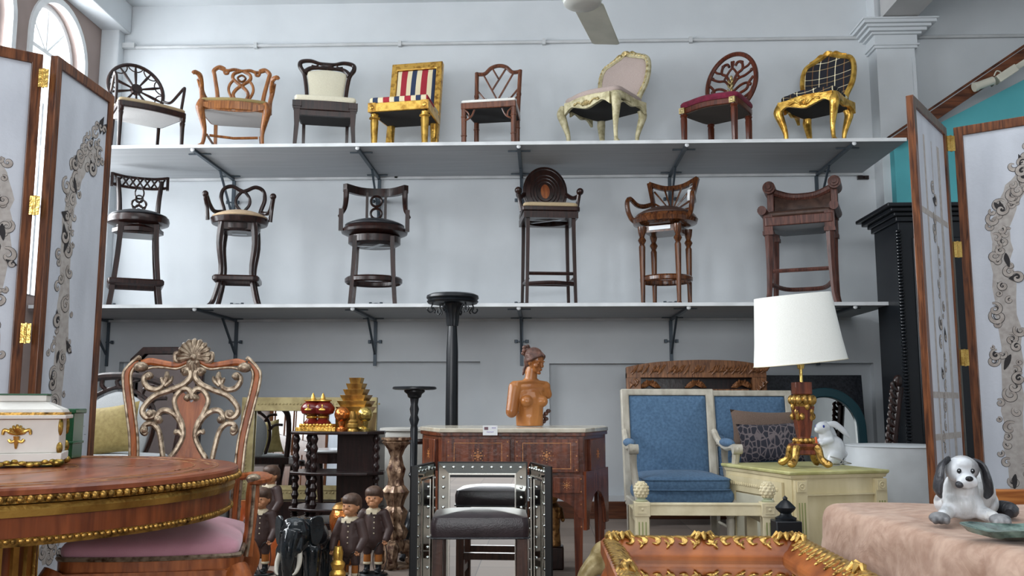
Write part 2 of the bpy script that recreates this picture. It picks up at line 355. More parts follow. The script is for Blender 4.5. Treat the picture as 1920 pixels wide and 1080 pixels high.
for px, lab in ((740, 'small dark wall socket under upper shelf beside the open backed stool'), (1617, 'small dark wall socket under the right end of the upper shelf')):
    p = P(px, 334, YW); s = MB().box((p.x, YW - .015, p.z), (.1, .03, .035)).box((p.x + .02, YW - .035, p.z), (.03, .02, .02)); tag(s.build('wall_socket', espr), lab, 'socket', None)
# ------------------------------------------------------------------ seating helpers
def legs4(t, mat, fx, fy, bx, by, z, fn, rear=None, name='leg'):
    for sx, sy in ((-1, -1), (1, -1), (-1, 1), (1, 1)):
        x, y = (sx * fx, -fy) if sy < 0 else (sx * bx, by)
        M = MB(T(x, y, 0)); ((rear or fn) if sy > 0 else fn)(M, sx, sy, z); M.build(name, mat, t)
def taper(a, b, dx=0, dy=0):            # square tapered leg, splayed at the foot
    def f(M, sx, sy, z):
        n = [(sx * dx * (1 - u) ** 1.6, sy * dy * (1 - u) ** 1.6, z * u) for u in (0, .15, .35, .6, .8, 1)]
        M.tube(n, [(b + (a - b) * u) * .7 for u in (0, .15, .35, .6, .8, 1)], 4, flat=1)
    return f
def turned(prof, n=16, fl=0, nf=10):
    def f(M, sx, sy, z): M.lathe([(r, q * z) for r, q in prof], n, (0, 0, 0), fl, nf)
    return f
def cabriole(r, k=.05, foot=.035, n=10):
    def f(M, sx, sy, z):
        pts = [(sx * (k * .55), sy * k * .55, 0), (sx * k * .35, sy * k * .35, .02), (-sx * k * .1, -sy * k * .1, z * .15), (-sx * k * .25, -sy * k * .25, z * .4), (sx * k * .25, sy * k * .25, z * .7), (sx * k * .5, sy * k * .5, z * .86), (sx * k * .2, sy * k * .2, z)]
        p = smooth(pts, 4); M.tube(p, resample([r * .75, r * .8, r * .5, r * .62, r * 1.05, r * 1.3, r * 1.15], len(p)), n)
    return f
def seatframe(t, out, z0, z1, mat, bottom=None, botmat=None, inset=.93, ins2=None):
    M = MB(); M.slab(out, z0, z1); M.build('seat_frame', mat, t, bevel=.006)
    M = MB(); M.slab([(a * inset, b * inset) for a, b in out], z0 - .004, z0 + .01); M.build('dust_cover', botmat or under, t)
def cushion(t, out, z0, z1, dome, mat, k=1.0):
    M = MB(); M.pad([(a * k, b * k) for a, b in out], z0, z1, dome); return M.build('seat', mat, t, sharp=60)
def onshelf(px, py, dy, z):              # a spot on a shelf, dy behind its front edge
    return (X(px, py, YF + dy), YF + dy, z)

# ------------------------------------------------------------------ upper shelf
def chair_wheel():
    t = thing('armchair', 'dark armchair with a round spoked wheel back and pale seat, leftmost on upper shelf', 'chair', onshelf(268, 262, .42, ZU), 43)
    o = rrect(.6, .46, .47, .05, bow=.03); legs4(t, dark, .265, .205, .2, .2, .42, turned([(.013, 0), (.015, .05), (.02, .7), (.025, .78), (.02, .8), (.026, .83), (.026, 1)], 10), taper(.026, .018, 0, .04))
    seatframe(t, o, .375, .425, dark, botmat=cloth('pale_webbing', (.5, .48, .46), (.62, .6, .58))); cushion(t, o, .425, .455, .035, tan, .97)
    F = T(0, .2, .44) @ RX(-12); M = MB(F); cz = .27
    M.tube([(.245 * cos(a), 0, cz + .25 * sin(a)) for a in [2 * pi * k / 40 for k in range(40)]], .017, 8, True)
    M.build('back_rim', dark, t)
    M = MB(F); M.tube([(0, -.022, cz), (0, .018, cz)], .05, 16, up=(1, 0, 0)); M.tube([(0, -.027, cz), (0, -.02, cz)], .035, 16, up=(1, 0, 0)); M.build('hub', dark, t)
    for k in range(10):
        a = 2 * pi * (k + .5) / 10; M = MB(F); e = lambda r, d=0: (r * cos(a + d), 0, cz + r * 1.02 * sin(a + d))
        M.tube([e(.045), e(.1), e(.165), e(.235)], [.008, .011, .014, .007], 6)
        for s in (-1, 1): M.tube([e(.235, s * .3), e(.205, s * .25), e(.185, s * .14), e(.18, 0)], .006, 5)
        M.build('spoke', dark, t)
    for s in (-1, 1):
        M = MB(); M.tube(smooth([(s * .23, .2, .63), (s * .26, .1, .60), (s * .285, -.02, .65), (s * .3, -.11, .69), (s * .295, -.135, .66), (s * .285, -.13, .55), (s * .28, -.1, .42)], 5), .013, 8, up=(1, 0, 0)); M.build('armrest', dark, t)
def chair_ribbon():
    m = wood('honey_wood', (.14, .045, .012), (.34, .13, .035), .3)
    t = thing('armchair', 'honey brown armchair with pierced ribbon back splat and scrolled arms on upper shelf', 'chair', onshelf(442, 262, .38, ZU), 13)
    o = rrect(.6, .48, .47, .06, bow=.04); legs4(t, m, .25, .2, .2, .21, .42, cabriole(.03, .05), taper(.032, .026, 0, .05))
    seatframe(t, o, .345, .42, m, botmat=cloth('pale_webbing', (.5, .48, .46), (.62, .6, .58))); cushion(t, o, .42, .45, .04, cloth('olive_cloth', (.24, .18, .07), (.33, .25, .1)), .96)
    M = MB(); M.prism([(x * .25, .33 + .03 * abs(x) ** 3) for x in (-1, -.6, -.2, .2, .6, 1)] + [(.25, .4), (-.25, .4)], -.255, -.24)
    M.tube([(-.2, -.15, .14), (0, -.15, .125), (.2, -.15, .14)], .012, 6); M.tube([(-.19, .2, .14), (.19, .2, .14)], .011, 6)
    for s in (-1, 1): M.tube([(s * .22, -.17, .14), (s * .2, .21, .14)], .011, 6)
    M.build('stretcher', m, t)
    F = T(0, .21, .42) @ RX(-9)
    for s in (-1, 1):
        M = MB(F); M.rib([(s * .19, 0), (s * .2, .2), (s * .235, .4), (s * .245, .46), (s * .2, .5), (s * .15, .485)], [.02, .02, .018, .02, .019, .015]); M.build('back_post', m, t)
    M = MB(F)
    M.rib([(-.2, .49), (-.13, .47), (-.07, .485), (0, .475), (.07, .485), (.13, .47), (.2, .49)], .015)
    for s in (-1, 1): M.rib([(s * .16, .475), (s * .15, .44), (s * .125, .44), (s * .12, .46)], .012)
    M.build('crest_rail', m, t)
    M = MB(F)
    for s in (-1, 1):
        M.rib([(s * .015, .47), (s * .07, .44), (s * .075, .39), (s * .02, .34), (-s * .045, .28), (-s * .065, .22), (-s * .02, .15), (s * .05, .09), (s * .06, .02)], [.014, .016, .016, .016, .016, .016, .014, .015, .017])
        M.rib([(s * .06, .39), (s * .1, .33), (s * .105, .26), (s * .06, .17), (0, .12), (-s * .05, .06)], .013)
        M.rib([(0, .43), (s * .035, .4), (0, .365), (-s * .035, .4)], .01, closed=True)
    M.build('back_splat', m, t)
    for s in (-1, 1):
        M = MB(); M.tube(smooth([(s * .2, .22, .545), (s * .26, .12, .535), (s * .29, -.02, .56), (s * .295, -.09, .63), (s * .305, -.13, .675), (s * .34, -.16, .69), (s * .36, -.16, .675)], 5), resample([.015, .015, .018, .02, .022, .02, .014], 31), 8, up=(1, 0, 0)); M.build('armrest', m, t)
        M = MB(); M.tube(smooth([(s * .315, -.1, .65), (s * .3, -.05, .58), (s * .285, -.08, .48), (s * .29, -.14, .36)], 5), [.02] * 16, 8); M.build('arm_support', m, t)
def chair_cream():
    t = thing('dining_chair', 'dark side chair with cream padded back and pierced crest on upper shelf', 'chair', onshelf(609, 262, .38, ZU), 13)
    o = rrect(.52, .44, .44, .03, bow=.01)
    def leg(M, sx, sy, z): M.box((0, 0, z - .03), (.075, .075, .05)); M.box((0, 0, z - .065), (.062, .062, .02)); M.tube([(sx * .012, sy * .012, 0), (0, 0, z * .5), (0, 0, z - .07)], [.02, .027, .037], 4)
    legs4(t, dark, .235, .2, .19, .19, .42, leg, taper(.03, .024, 0, .05))
    seatframe(t, o, .34, .425, dark); M = MB(); M.box((0, -.2, .36), (.44, .03, .13)); M.build('apron', dark, t); cushion(t, o, .425, .47, .02, cream, 1.0)
    F = T(0, .2, .44) @ RX(-8)
    M = MB(F)
    for s in (-1, 1):
        M.rib([(s * .17, 0), (s * .175, .2), (s * .2, .38), (s * .24, .46), (s * .23, .51), (s * .15, .525), (s * .07, .505), (0, .5)], [.018, .018, .019, .022, .02, .018, .016, .018])
        M.rib([(s * .2, .4), (s * .15, .45), (s * .08, .46), (0, .46)], [.03, .02, .016, .018]); M.rib([(s * .075, .5), (s * .1, .475), (s * .14, .48)], .009)
    M.ell((0, -.005, .485), (.06, .016, .022)); M.build('back_frame', dark, t)
    out = smooth([(-.15, .01), (-.155, .22), (-.175, .38), (-.15, .42), (0, .44), (.15, .42), (.175, .38), (.155, .22), (.15, .01)], 4)
    M = MB(F @ RX(90)); M.pad([(a, b) for a, b in out], -.015, .015, .02); M.build('back_pad', cream, t, sharp=60)
def chair_striped():
    t = thing('dining_chair', 'gilt square backed chair in red, blue and cream stripes on upper shelf', 'chair', onshelf(761, 260, .42, ZU), -9)
    rc, wc, bc = (.30, .012, .025), (.66, .58, .38), (.016, .03, .075)
    st = stripes('striped_cloth', 0, [(0, rc), (.14, wc), (.36, bc), (.5, bc), (.60, wc), (.84, rc)], 5.2, offset=.57)
    legp = [(.02, 0), (.028, .02), (.03, .1), (.024, .14), (.034, .8), (.03, .84), (.045, .87), (.045, .9), (.028, .92), (.034, .96), (.03, 1)]
    legs4(t, bright, .225, .185, .2, .185, .34, turned(legp, 14, .08), turned([(.028, 0), (.042, .06), (.045, .2), (.03, .3), (.04, .4), (.028, .5), (.035, .9), (.035, 1)], 12))
    o = rrect(.54, .48, .46, .015); seatframe(t, o, .345, .425, bright); cushion(t, o, .425, .475, .02, st, .97)
    for s in (-1, 1): M = MB(); M.box((s * .235, -.225, .385), (.07, .02, .08)); M.ell((s * .235, -.236, .385), (.02, .008, .02), 8, 6); M.build('corner_block', gold, t)
    F = T(0, .225, .40) @ RX(-11); M = MB(F); M.holed([(-.24, -.02), (.24, -.02), (.24, .58), (-.24, .58)], [[(-.185, .05), (.185, .05), (.185, .51), (-.185, .51)]], -.03, .03)
    for s in (-1, 1): M.box((s * .21, 0, -.12), (.06, .06, .26))
    M.build('back_frame', gold, t, bevel=.006)
    M = MB(F @ RX(90)); M.pad([(a, b + .28) for a, b in rrect(.37, .37, .46, .01)], -.025, .02, .022); M.build('back_pad', st, t, sharp=60)
def chair_bamboo():
    m = wood('bamboo_brown', (.06, .02, .01), (.17, .06, .03), .3)
    t = thing('dining_chair', 'small brown bamboo style chair with lattice back and white seat on upper shelf', 'chair', onshelf(924, 260, .4, ZU), -8)
    o = rrect(.48, .42, .42, .012); legs4(t, m, .215, .185, .185, .185, .41, turned([(.022, 0), (.022, .3), (.026, .31), (.026, .33), (.022, .34), (.023, .7), (.027, .71), (.027, .73), (.023, .74), (.023, 1)], 12))
    seatframe(t, o, .36, .415, m); cushion(t, o, .415, .44, .03, cloth('white_cloth', (.66, .66, .62), (.8, .8, .76)), .98)
    for s in (-1, 1): M = MB(); M.tube(smooth([(s * .2, -.2, .26), (s * .15, -.2, .29), (s * .12, -.2, .35)], 4), .008, 6); M.tube(smooth([(s * .165, -.2, .28), (s * .17, -.2, .32), (s * .2, -.2, .35)], 4), .007, 6); M.build('corner_bracket', m, t)
    F = T(0, .19, .41) @ RX(-9); M = MB(F)
    for s in (-1, 1): M.tube([(s * .19, 0, 0), (s * .195, 0, .25), (s * .2, 0, .45)], .019, 8); M.tube([(s * .193, 0, .2), (s * .194, 0, .22)], .023, 8)
    M.rib([(-.21, .44), (-.13, .435), (-.07, .49), (0, .51), (.07, .49), (.13, .435), (.21, .44)], .018); M.build('back_frame', m, t)
    M = MB(F)
    for p, q in (((-.14, .43), (.05, .06)), ((.14, .43), (-.05, .06)), ((-.19, .27), (-.03, .06)), ((.19, .27), (.03, .06)), ((-.1, .18), (-.17, .07)), ((.1, .18), (.17, .07)), ((-.06, .49), (.0, .38)), ((.07, .48), (-.055, .26)), ((.19, .2), (.06, .06))):
        M.tube([(p[0], 0, p[1]), (q[0], 0, q[1])], .009, 6)
    M.build('back_lattice', m, t)
def french(t, m, pad, dome, zs=.42, wf=.56, wb=.46, d=.46, crest=True, hb=.56, wbk=.235, carve=None):
    o = rrect(wf, wb, d, .09, bow=.05)
    legs4(t, m, wf / 2 - .045, d / 2 - .02, wb / 2 - .05, d / 2 - .04, zs - .03, cabriole(.033, .055), cabriole(.03, .05))
    seatframe(t, o, zs - .05, zs + .01, m, inset=.92); cushion(t, o, zs + .01, zs + .055, dome, pad, .97)
    M = MB()                                             # shaped apron rails, front and sides
    pr = [(x, zs - .005) for x in (-.24, 0, .24)]; lo = smooth([(.24, zs - .11), (.17, zs - .06), (.1, zs - .075), (.0, zs - .1), (-.1, zs - .075), (-.17, zs - .06), (-.24, zs - .11)], 4)
    M.prism(pr + lo, -d / 2 - .035, -d / 2 - .005)
    for s in (-1, 1):
        M.M = T(s * (wf + wb) / 4 * .97, 0, 0) @ RZ(90 - s * 6); M.prism([(x, zs - .005) for x in (-.18, .18)] + smooth([(.18, zs - .1), (.1, zs - .055), (0, zs - .075), (-.1, zs - .055), (-.18, zs - .1)], 4), -.012, .012)
    M.build('apron', m, t)
    M = MB(); y = -d / 2 - .045
    for k in range(7): a = pi * (k + .5) / 7; M.tube([(0, y, zs - .075), (.022 * cos(a), y - .004, zs - .07 + .022 * sin(a)), (.045 * cos(a), y, zs - .065 + .038 * sin(a))], [.005, .01, .004], 6)
    for s in (-1, 1): M.rib([(s * .03, zs - .07), (s * .08, zs - .035), (s * .13, zs - .05), (s * .12, zs - .03)], [.011, .009, .008, .004], y=y + .006)
    M.build('carving', carve or m, t)
    for s in (-1, 1): MB().ell((s * (wf / 2 - .03), -d / 2 + .0, zs - .05), (.03, .028, .04), 10, 7).build('corner_carving', carve or m, t)
    F = T(0, d / 2 - .03, zs) @ RX(-11); W = wbk
    pth = [(-W * .72, .0), (-W * .74, .1), (-W * .95, .22), (-W, .36), (-W * .88, .46), (-W * .55, .5), (-W * .2, .535), (0, .56), (W * .2, .535), (W * .55, .5), (W * .88, .46), (W, .36), (W * .95, .22), (W * .74, .1), (W * .72, 0)]
    pth = [(a, b * hb / .56) for a, b in pth]
    M = MB(F); M.rib(pth, .024, 1.2, sm=4); M.rib([(pth[0][0], pth[0][1] - .03), (0, pth[0][1] + .03), (-pth[0][0], pth[0][1] - .03)], .02); M.build('back_frame', m, t)
    M = MB(F); cz = hb - .005
    for k in range(9): a = pi * (k + .5) / 9; M.tube([(0, -.02, cz - .02), (.026 * cos(a), -.03, cz - .01 + .026 * sin(a)), (.05 * cos(a), -.018, cz - .01 + .035 * sin(a))], [.006, .011, .004], 6)
    for s in (-1, 1): M.rib([(s * .03, cz - .02), (s * .07, cz - .0), (s * .12, cz - .03), (s * .17, cz - .045)], [.014, .012, .009, .004], y=-.015)
    if carve:
        pp = smooth(pth, 8)[6:-6]; M.tube([(a, -.02, b) for a, b in pp], [.008 + .006 * (i % 3 == 1) for i in range(len(pp))], 6)
    M.build('crest_carving', carve or m, t)
    M = MB(F @ RX(90)); M.pad([(a * .93, (b - .25) * .93 + .25) for a, b in smooth(pth, 3)], -.02, .012, .025); M.build('back_pad', pad, t, sharp=60)
def chair_louis():
    m = mottled('antique_cream', (.33, .29, .16), (.55, .5, .32), 26, .5, .1, (1, 1, 1), .15, 60, 0, 0, 'Object', .35, .6); c = gilt('dull_gilt', (.2, .15, .05), (.5, .4, .2), .5, 40)
    t = thing('dining_chair', 'large cream and gilt carved chair in taupe cloth on upper shelf', 'chair', onshelf(1137, 260, .45, ZU), -40)
    french(t, m, cloth('taupe_cloth', (.34, .27, .245), (.44, .36, .325)), .035, .46, .62, .5, .5, carve=c, hb=.57, wbk=.26)
def chair_tree():
    t = thing('dining_chair', 'mahogany chair with oval leafy back and crimson seat on upper shelf', 'chair', onshelf(1350, 260, .42, ZU), -38)
    o = rrect(.56, .44, .46, .1, bow=.04); L = [(.018, 0), (.024, .03), (.03, .75), (.026, .8), (.034, .83), (.028, .86), (.034, .9), (.034, 1)]
    legs4(t, mahog, .235, .2, .18, .19, .4, turned(L, 16, .08)); seatframe(t, o, .35, .40, mahog, inset=.94, botmat=cloth('brown_lining', (.05, .035, .025), (.08, .06, .045)))
    cushion(t, o, .4, .45, .045, cloth('crimson_damask', (.085, .008, .02), (.2, .015, .045), 26), 1.03)
    for s in (-1, 1): M = MB(); M.box((s * .235, -.225, .375), (.05, .03, .05)); M.ell((s * .235, -.242, .375), (.016, .005, .016), 8, 6); M.build('corner_block', gilt('dull_gilt', (.2, .15, .05), (.5, .4, .2), .5, 40), t)
    F = T(0, .2, .43) @ RX(-11); M = MB(F); cz = .28
    M.tube([(.235 * cos(a), 0, cz + .29 * sin(a)) for a in [2 * pi * k / 44 for k in range(44)]], .021, 8, True); M.build('back_rim', mahog, t)
    M = MB(F)
    for s in (-1, 1):
        M.rib([(s * .01, .02), (s * .07, .07), (s * .13, .11), (s * .19, .15), (s * .21, .2)], .013)
        M.rib([(s * .02, .08), (s * .07, .15), (s * .15, .19), (s * .17, .25), (s * .21, .3)], .013)
        M.rib([(s * .02, .19), (s * .09, .24), (s * .15, .25), (s * .19, .22)], .012)
        M.rib([(s * .01, .24), (s * .06, .31), (s * .13, .33), (s * .2, .37)], .012)
        M.rib([(s * .01, .27), (s * .05, .36), (s * .1, .4), (s * .09, .47), (s * .05, .48), (s * .03, .45)], .013)
        M.rib([(s * .1, .4), (s * .15, .42), (s * .175, .45)], .011); M.rib([(s * .07, .33), (s * .03, .4), (0, .44), (-s * .01, .5)], .011)
        for a, b in ((.2, .15), (.18, .23), (.19, .37), (.09, .47)): M.ell((s * a, 0, b), (.02, .014, .016), 8, 6)
    M.build('back_tracery', mahog, t)
    M = MB(F); M.rib([(0, .01), (0, .35)], [.012, .008])
    for k in range(6):
        for s in (-1, 1): M.tube([(0, -.012, .04 + k * .045), (s * .018, -.018, .065 + k * .045), (s * .024, -.012, .09 + k * .045)], [.006, .011, .003], 6)
    M.ell((0, -.012, .33), (.012, .01, .022)); M.build('leaf_carving', gilt('dull_gilt', (.2, .15, .05), (.5, .4, .2), .5, 40), t)
def tartan():
    m, nt, b = _mat('tartan'); tc = nt.nodes.new('ShaderNodeTexCoord'); s = nt.nodes.new('ShaderNodeSeparateXYZ'); mp = nt.nodes.new('ShaderNodeVectorMath'); mp.operation = 'DOT_PRODUCT'; mp.inputs[1].default_value = (0, -1, 1); nt.links.new(tc.outputs['Object'], mp.inputs[0]); nt.links.new(tc.outputs['Object'], s.inputs[0]); prev = None
    for ax, k, off, stops in ((0, 7, .35, [(0, (0, 0, 0)), (.88, (.75, .68, .45)), (.93, (0, 0, 0))]), (0, 7, .85, [(0, (0, 0, 0)), (.9, (.14, .06, .01)), (.96, (0, 0, 0))]), (2, 9, .2, [(0, (0, 0, 0)), (.92, (.55, .5, .34)), (.96, (0, 0, 0))]), (1, 9, .6, [(0, (0, 0, 0)), (.93, (.3, .22, .1)), (.97, (0, 0, 0))])):
        a = nt.nodes.new('ShaderNodeMath'); a.operation = 'MULTIPLY_ADD'; nt.links.new(s.outputs[0] if ax == 0 else mp.outputs['Value'], a.inputs[0]); a.inputs[1].default_value = k; a.inputs[2].default_value = off
        f = nt.nodes.new('ShaderNodeMath'); f.operation = 'FRACT'; nt.links.new(a.outputs[0], f.inputs[0]); r = nt.nodes.new('ShaderNodeValToRGB'); r.color_ramp.interpolation = 'CONSTANT'
        r.color_ramp.elements.new(.5)
        for q, (p, c) in enumerate(stops): r.color_ramp.elements[q].position = p; r.color_ramp.elements[q].color = (*c, 1)
        nt.links.new(f.outputs[0], r.inputs[0]); mx = nt.nodes.new('ShaderNodeMix'); mx.data_type = 'RGBA'; mx.blend_type = 'ADD'; mx.inputs[0].default_value = 1
        nt.links.new(r.outputs[0], mx.inputs[7])
        if prev: nt.links.new(prev, mx.inputs[6])
        else: mx.inputs[6].default_value = (.008, .009, .016, 1)
        prev = mx.outputs[2]
    nt.links.new(prev, b.inputs['Base Color']); b.inputs['Roughness'].default_value = .85; return m
def chair_tartan():
    t = thing('dining_chair', 'bright gilt carved chair in black tartan cloth, rightmost on upper shelf', 'chair', onshelf(1535, 260, .45, ZU), -40)
    french(t, bright, tartan(), .03, .45, .53, .43, .46, hb=.55, wbk=.235)
for f in (chair_wheel, chair_ribbon, chair_cream, chair_striped, chair_bamboo, chair_louis, chair_tree, chair_tartan): f()

# ------------------------------------------------------------------ lower shelf: bar stools
def footring(t, m, pts, z, r=.016, n=6, w=1.4):
    M = MB(); M.tube(smooth([(a, b, z) for a, b in pts], 4, True), r, n, True, w, (0, 0, 1)); M.build('foot_rail', m, t)
def square_legs(t, m, a, z, w0=.03, w1=.02, dx=.04, kind='taper', fr=None):
    for sx in (-1, 1):
        for sy in (-1, 1):
            M = MB(T(sx * a, sy * a, 0)); (kind if callable(kind) else taper(w0, w1, dx, dx))(M, sx, sy, z); M.build('leg', m, t)
def stool_lattice():
    t = thing('bar_stool', 'dark swivel stool with lattice crest and black round seat, leftmost on lower shelf', 'bar stool', onshelf(252, 560, .4, ZL), 26)
    square_legs(t, dark, .135, .66, .042, .036, .06); footring(t, dark, rrect(.4, .4, .4, .03, 2), .2, .018)
    M = MB(); M.lathe([(.2, .6), (.2, .63), (.17, .65), (.17, .66)], 8); M.box((0, 0, .62), (.3, .3, .08)); M.build('swivel_base', dark, t)
    M = MB(); M.lathe([(.2, .66), (.24, .675), (.245, .7), (.24, .725), (.22, .73)], 28); M.build('seat_frame', dark, t)
    M = MB(); M.pad(oval(.225, .225), .73, .745, .045); M.build('seat', leath, t, sharp=60)
    F = T(0, .17, .72) @ RX(-7)
    for s in (-1, 1): M = MB(F); M.rib([(s * .15, 0), (s * .155, .16), (s * .175, .36)], [.024, .022, .02]); M.build('back_post', dark, t)
    M = MB(F); rows = [.3, .385]
    for z in rows: M.tube(smooth([(-.225, .0, z + .01), (-.1, .03, z), (.1, .03, z), (.225, 0, z + .01)], 5), .012, 6)
    for s in (-1, 1): M.box((s * .222, 0, .345), (.024, .03, .11))
    for k in range(7):
        x = -.2 + .4 * k / 7
        M.tube([(x, .02, .3), (x + .057, .02, .385)], .008, 5); M.tube([(x + .057, .02, .3), (x, .02, .385)], .008, 5)
    M.build('crest_lattice', dark, t)
    M = MB(F)
    for cx, cz, a, b in ((0, .25, .035, .05), (0, .15, .055, .055), (0, .06, .035, .055), (-.03, .16, .03, .03), (.03, .16, .03, .03), (0, .12, .03, .03), (0, .2, .03, .03)): M.tube([(cx + a * cos(q), .01, cz + b * sin(q)) for q in [2 * pi * k / 18 for k in range(18)]], .007, 5, True)
    M.build('back_splat', dark, t)
def stool_arms():
    t = thing('bar_stool', 'dark stool with looped back, scrolled arms and beige seat on lower shelf', 'bar stool', onshelf(444, 560, .42, ZL), 13)
    def lg(M, sx, sy, z): p = smooth([(sx * .07, sy * .07, 0), (sx * .03, sy * .03, .06), (-sx * .015, -sy * .015, .28), (sx * .005, sy * .005, .5), (-sx * .01, -sy * .01, z)], 4); M.tube(p, resample([.02, .022, .022, .027, .034], len(p)), 6)
    square_legs(t, dark, .135, .67, kind=lg); footring(t, dark, rrect(.34, .34, .34, .04, 3), .23, .017)
    M = MB(); M.lathe([(.15, .6), (.17, .62), (.17, .66)], 16); M.box((0, 0, .64), (.3, .3, .06)); M.build('swivel_base', dark, t)
    M = MB(); M.box((0, 0, .597), (.12, .02, .004)); M.box((0, .03, .597), (.12, .02, .004)); M.build('swivel_plate', plain('zinc', (.5, .52, .54), .4, .6), t)
    M = MB(); M.slab(oval(.24, .22), .665, .715, .93); M.build('seat_frame', dark, t, bevel=.008)
    M = MB(); M.pad(oval(.225, .205), .715, .735, .05); M.build('seat', cloth('beige_suede', (.42, .3, .18), (.55, .4, .26)), t, sharp=60)
    F = T(0, .17, .71) @ RX(-6); M = MB(F)
    M.rib([(-.15, 0), (-.15, .1), (-.18, .2), (-.165, .28), (-.1, .31), (-.03, .28), (0, .27), (.03, .28), (.1, .31), (.165, .28), (.18, .2), (.15, .1), (.15, 0)], [.018] * 3 + [.016] * 7 + [.018] * 3); M.build('back_frame', dark, t)
    M = MB(F)
    for s in (-1, 1): M.rib([(0, .28), (s * .05, .22), (s * .055, .16), (s * .01, .1), (-s * .04, .05), (-s * .045, 0)], .013)
    M.build('back_splat', dark, t)
    for s in (-1, 1):
        M = MB(); M.tube(smooth([(s * .16, .16, .8), (s * .22, .1, .79), (s * .25, .02, .83), (s * .265, -.06, .88), (s * .27, -.11, .89), (s * .27, -.1, .86), (s * .26, -.07, .8), (s * .25, -.06, .69)], 5), .017, 8, up=(1, 0, 0)); M.ell((s * .27, -.11, .885), .026); M.build('armrest', dark, t)
def stool_rings():
    t = thing('bar_stool', 'dark stool with ringed back splat and black seat, third from left on lower shelf', 'bar stool', onshelf(700, 560, .42, ZL), 8)
    square_legs(t, dark, .15, .55, .036, .03, .03); footring(t, dark, oval(.22, .22, 16), .22, .018)
    M = MB(); M.lathe([(.18, .49), (.215, .51), (.215, .56), (.2, .57)], 28); M.build('swivel_base', dark, t)
    M = MB(); M.box((0, -.02, .488), (.04, .28, .006), .5); M.box((0, -.02, .486), (.28, .03, .004), .1); M.build('swivel_plate', plain('zinc', (.5, .52, .54), .4, .6), t)
    M = MB(); M.lathe([(.22, .57), (.27, .59), (.275, .61), (.25, .635), (.245, .64)], 32); M.build('seat_frame', dark, t)
    M = MB(); M.pad(oval(.245, .24), .64, .66, .05); M.build('seat', leath, t, sharp=60)
    M = MB(T(0, 0, 0)); pts = smooth([(-.255, .05, .965), (-.14, .19, .965), (0, .225, .965), (.14, .19, .965), (.255, .05, .965)], 5)
    M.tube([(a, b, c) for a, b, c in pts], .03, 4, flat=1.5, up=(0, 0, 1)); M.build('crest_rail', dark, t)
    for s in (-1, 1):
        M = MB(); M.tube(smooth([(s * .245, .06, .95), (s * .245, .05, .87), (s * .255, .0, .78), (s * .285, -.09, .71)], 5), resample([.024, .022, .02, .014], 16), 6, up=(1, 0, 0)); M.build('armrest', dark, t)
        M = MB(); M.box((s * .27, -.1, .68), (.035, .035, .17)); M.build('arm_support', dark, t)
    M = MB()
    for s in (-1, 1): M.box((s * .078, .205, .79), (.022, .025, .34))
    for z in (.89, .79, .69): M.tube([(.046 * cos(q), .205, z + .042 * sin(q)) for q in [2 * pi * k / 18 for k in range(18)]], .011, 6, True)
    M.build('back_splat', dark, t)
def stool_round():
    t = thing('bar_stool', 'dark stool with solid round inlaid back and tan seat on lower shelf', 'bar stool', onshelf(1028, 560, .42, ZL), 7)
    square_legs(t, dark, .185, .72, .031, .024, .012); M = MB(); M.tube(smooth([(-.18, -.19, .17), (0, -.27, .17), (.18, -.19, .17)], 6), .017, 6); M.tube(smooth([(-.18, .19, .21), (.18, .19, .21)], 1), .015, 6)
    for s in (-1, 1): M.tube([(s * .185, -.18, .21), (s * .185, .18, .21)], .014, 6)
    M.tube([(-.18, -.18, .25), (.18, -.18, .25)], .014, 6); M.build('foot_rail', dark, t)
    M = MB(); M.holed([(-.22, -.22), (.22, -.22), (.22, .22), (-.22, .22)], [oval(.17, .17)], 0, 1); M.v = [(a, c, .67 + b * .05) for a, b, c in M.v]; M.build('seat_base', dark, t)
    M = MB(); M.box((0, 0, .685), (.03, .38, .01), .9); M.box((0, 0, .69), (.34, .03, .008)); M.build('swivel_plate', plain('zinc', (.5, .52, .54), .4, .6), t)
    o = rrect(.48, .44, .44, .04); M = MB(); M.slab(o, .725, .76); M.build('seat_frame', dark, t, bevel=.006); M = MB(); M.pad([(a * .93, b * .93) for a, b in o], .76, .79, .03); M.build('seat', tan, t, sharp=60)
    F = T(0, .19, .95) @ RX(-9)
    M = MB(F @ RX(90)); M.slab(oval(.19, .215, 40), -.015, .02); M.build('backrest', dark, t, bevel=.006)
    M = MB(F); 
    for r in (.17, .125, .1, .075): M.tube([(r * cos(q), -.02, r * 1.12 * sin(q)) for q in [2 * pi * k / 40 for k in range(40)]], .004, 5, True)
    M.build('carved_rings', espr, t)
    M = MB(F @ RX(90)); M.slab(oval(.038, .06, 24), .018, .024); M.build('inlay', wood('inlay_orange', (.16, .04, .01), (.3, .09, .02)), t)
    for s in (-1, 1):
        M = MB(); M.tube(smooth([(s * .18, .17, .93), (s * .22, .08, .885), (s * .25, -.02, .88), (s * .255, -.1, .9)], 5), .018, 8, up=(1, 0, 0)); M.ell((s * .255, -.1, .9), (.03, .04, .028)); M.build('armrest', dark, t)
        M = MB(); M.tube(smooth([(s * .25, -.09, .89), (s * .24, -.07, .82), (s * .225, -.08, .74)], 5), .017, 8); M.build('arm_support', dark, t)
